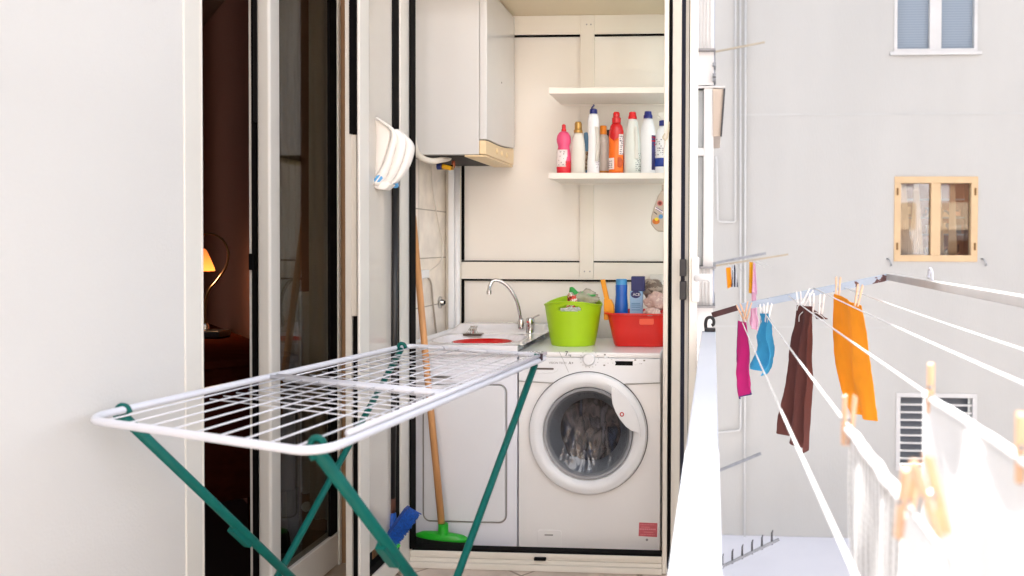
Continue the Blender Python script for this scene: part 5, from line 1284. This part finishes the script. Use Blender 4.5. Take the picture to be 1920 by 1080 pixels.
strip_cloth('mustard_rag', 'narrow mustard yellow cloth strip on distant line', 'cloth', [(1405, 491), (1412, 491)], [(1404, 549), (1411, 551)], (7.4, 7.4), fab('mustard', srgb(226, 170, 30), .35), 1, .01, 5, nu=10, nv=14)
strip_cloth('pink_garment', 'pale mauve pink garment strip right of mustard cloth', 'garment', [(1413, 492), (1416, 494)], [(1410, 550), (1420, 552)], (7.2, 7.2), fab('pale_pink', srgb(232, 190, 214)), 1, .01, 5, nu=10, nv=14)

# ================================================================== NEIGHBOUR'S ENCLOSURE ALONG OUR FACADE
YN = 5.6
nb = thing('neighbour_veranda', 'white glazed veranda of the neighbouring flat', 'veranda', (-.3, YN, -3))
def nx(x): return pY(x, 400, YN).x
def nz(y): return pY(1320, y, YN).z
nwm = mat('veranda_white', srgb(222, 220, 218), .5, var=.03); ngl = mat('veranda_glass', srgb(176, 180, 180), .15, var=.1)
xr = nx(1337)
bod = MB()
bod.box(-.9, xr, YN, YN+1.6, nz(160), nz(97)); bod.box(-.9, nx(1319), YN, YN+1.6, nz(292), nz(277)); bod.box(nx(1318.5), xr, YN, YN+1.6, nz(500), nz(165.2))
bod.box(-.9, xr, YN+.02, YN+1.6, nz(1500), nz(503)); bod.box(-.9, xr, YN+.02, YN+1.6, nz(94), 6)
bod.build('walls', nwm, nb, bevel=.004)
MB().box(-.9, nx(1318), YN+.03, YN+1.4, nz(276.5), nz(168)).box(-.9, nx(1318), YN+.03, YN+1.4, nz(498), nz(292.5)).build('glazing', ngl, nb)
for e_, y0_, y1_ in ((1340, 97, 94), (1343, 503, 499.5), (1342, 576.5, 573)): MB().box(-.9, nx(e_), YN-.05, YN+1.62, nz(y0_), nz(y1_)).build('ledge', mat('ledge_grey', srgb(150, 148, 148), .6), nb)
MB().box(-.9, nx(1358), YN-.01, YN+.03, nz(165), nz(162)).build('eave', nwm, nb)
st2 = MB()
for x in (1311, 1317, 1323, 1330): st2.box(nx(x), nx(x)+.008, YN+.005, YN+.03, nz(572), nz(504)); st2.box(nx(x), nx(x)+.008, YN+.005, YN+.03, nz(93), 4)
st2.build('window_bars', mat('soft_grey', srgb(206, 206, 204), .6), nb)
MB().box(xr+.0005, nx(1340), YN+.1, YN+1.6, nz(570), nz(506)).box(xr+.0005, nx(1338.5), YN+.1, YN+1.6, nz(160), 4).build('side_profile', mat('blue_grey', srgb(170, 176, 190), .6), nb)
aw = thing('window_shutter', 'beige flap shutter propped open from the veranda', 'shutter', pY(1345, 255, YN))
MB().prism([pY(1336.5, 166, YN-.01), pY(1357.5, 167, YN-.01), pY(1351, 255, YN-.01), pY(1337, 256, YN-.01)], (0, .7, 0)).build('flap', mat('beige_flap', srgb(196, 180, 164), .6, var=.08), aw, bevel=.002)
MB().bar(pY(1358.5, 166, YN-.02), pY(1352, 256, YN-.02), .012, .012).build('edge_strip', mat('dark_metal', srgb(60, 58, 60), .5), aw)
qb = MB()
for y in (122, 142, 150): q = pY(1339, y, YN-.02); qb.box(q.x-.01, q.x+.012, YN-.04, YN+.1, q.z-.008, q.z+.012)
tag(qb.build('shutter_catches', rodm), 'small metal catches on the veranda corner', 'catches')

# scrub helper keys
for o in bpy.data.objects:
    if '_w' in o: del o['_w']
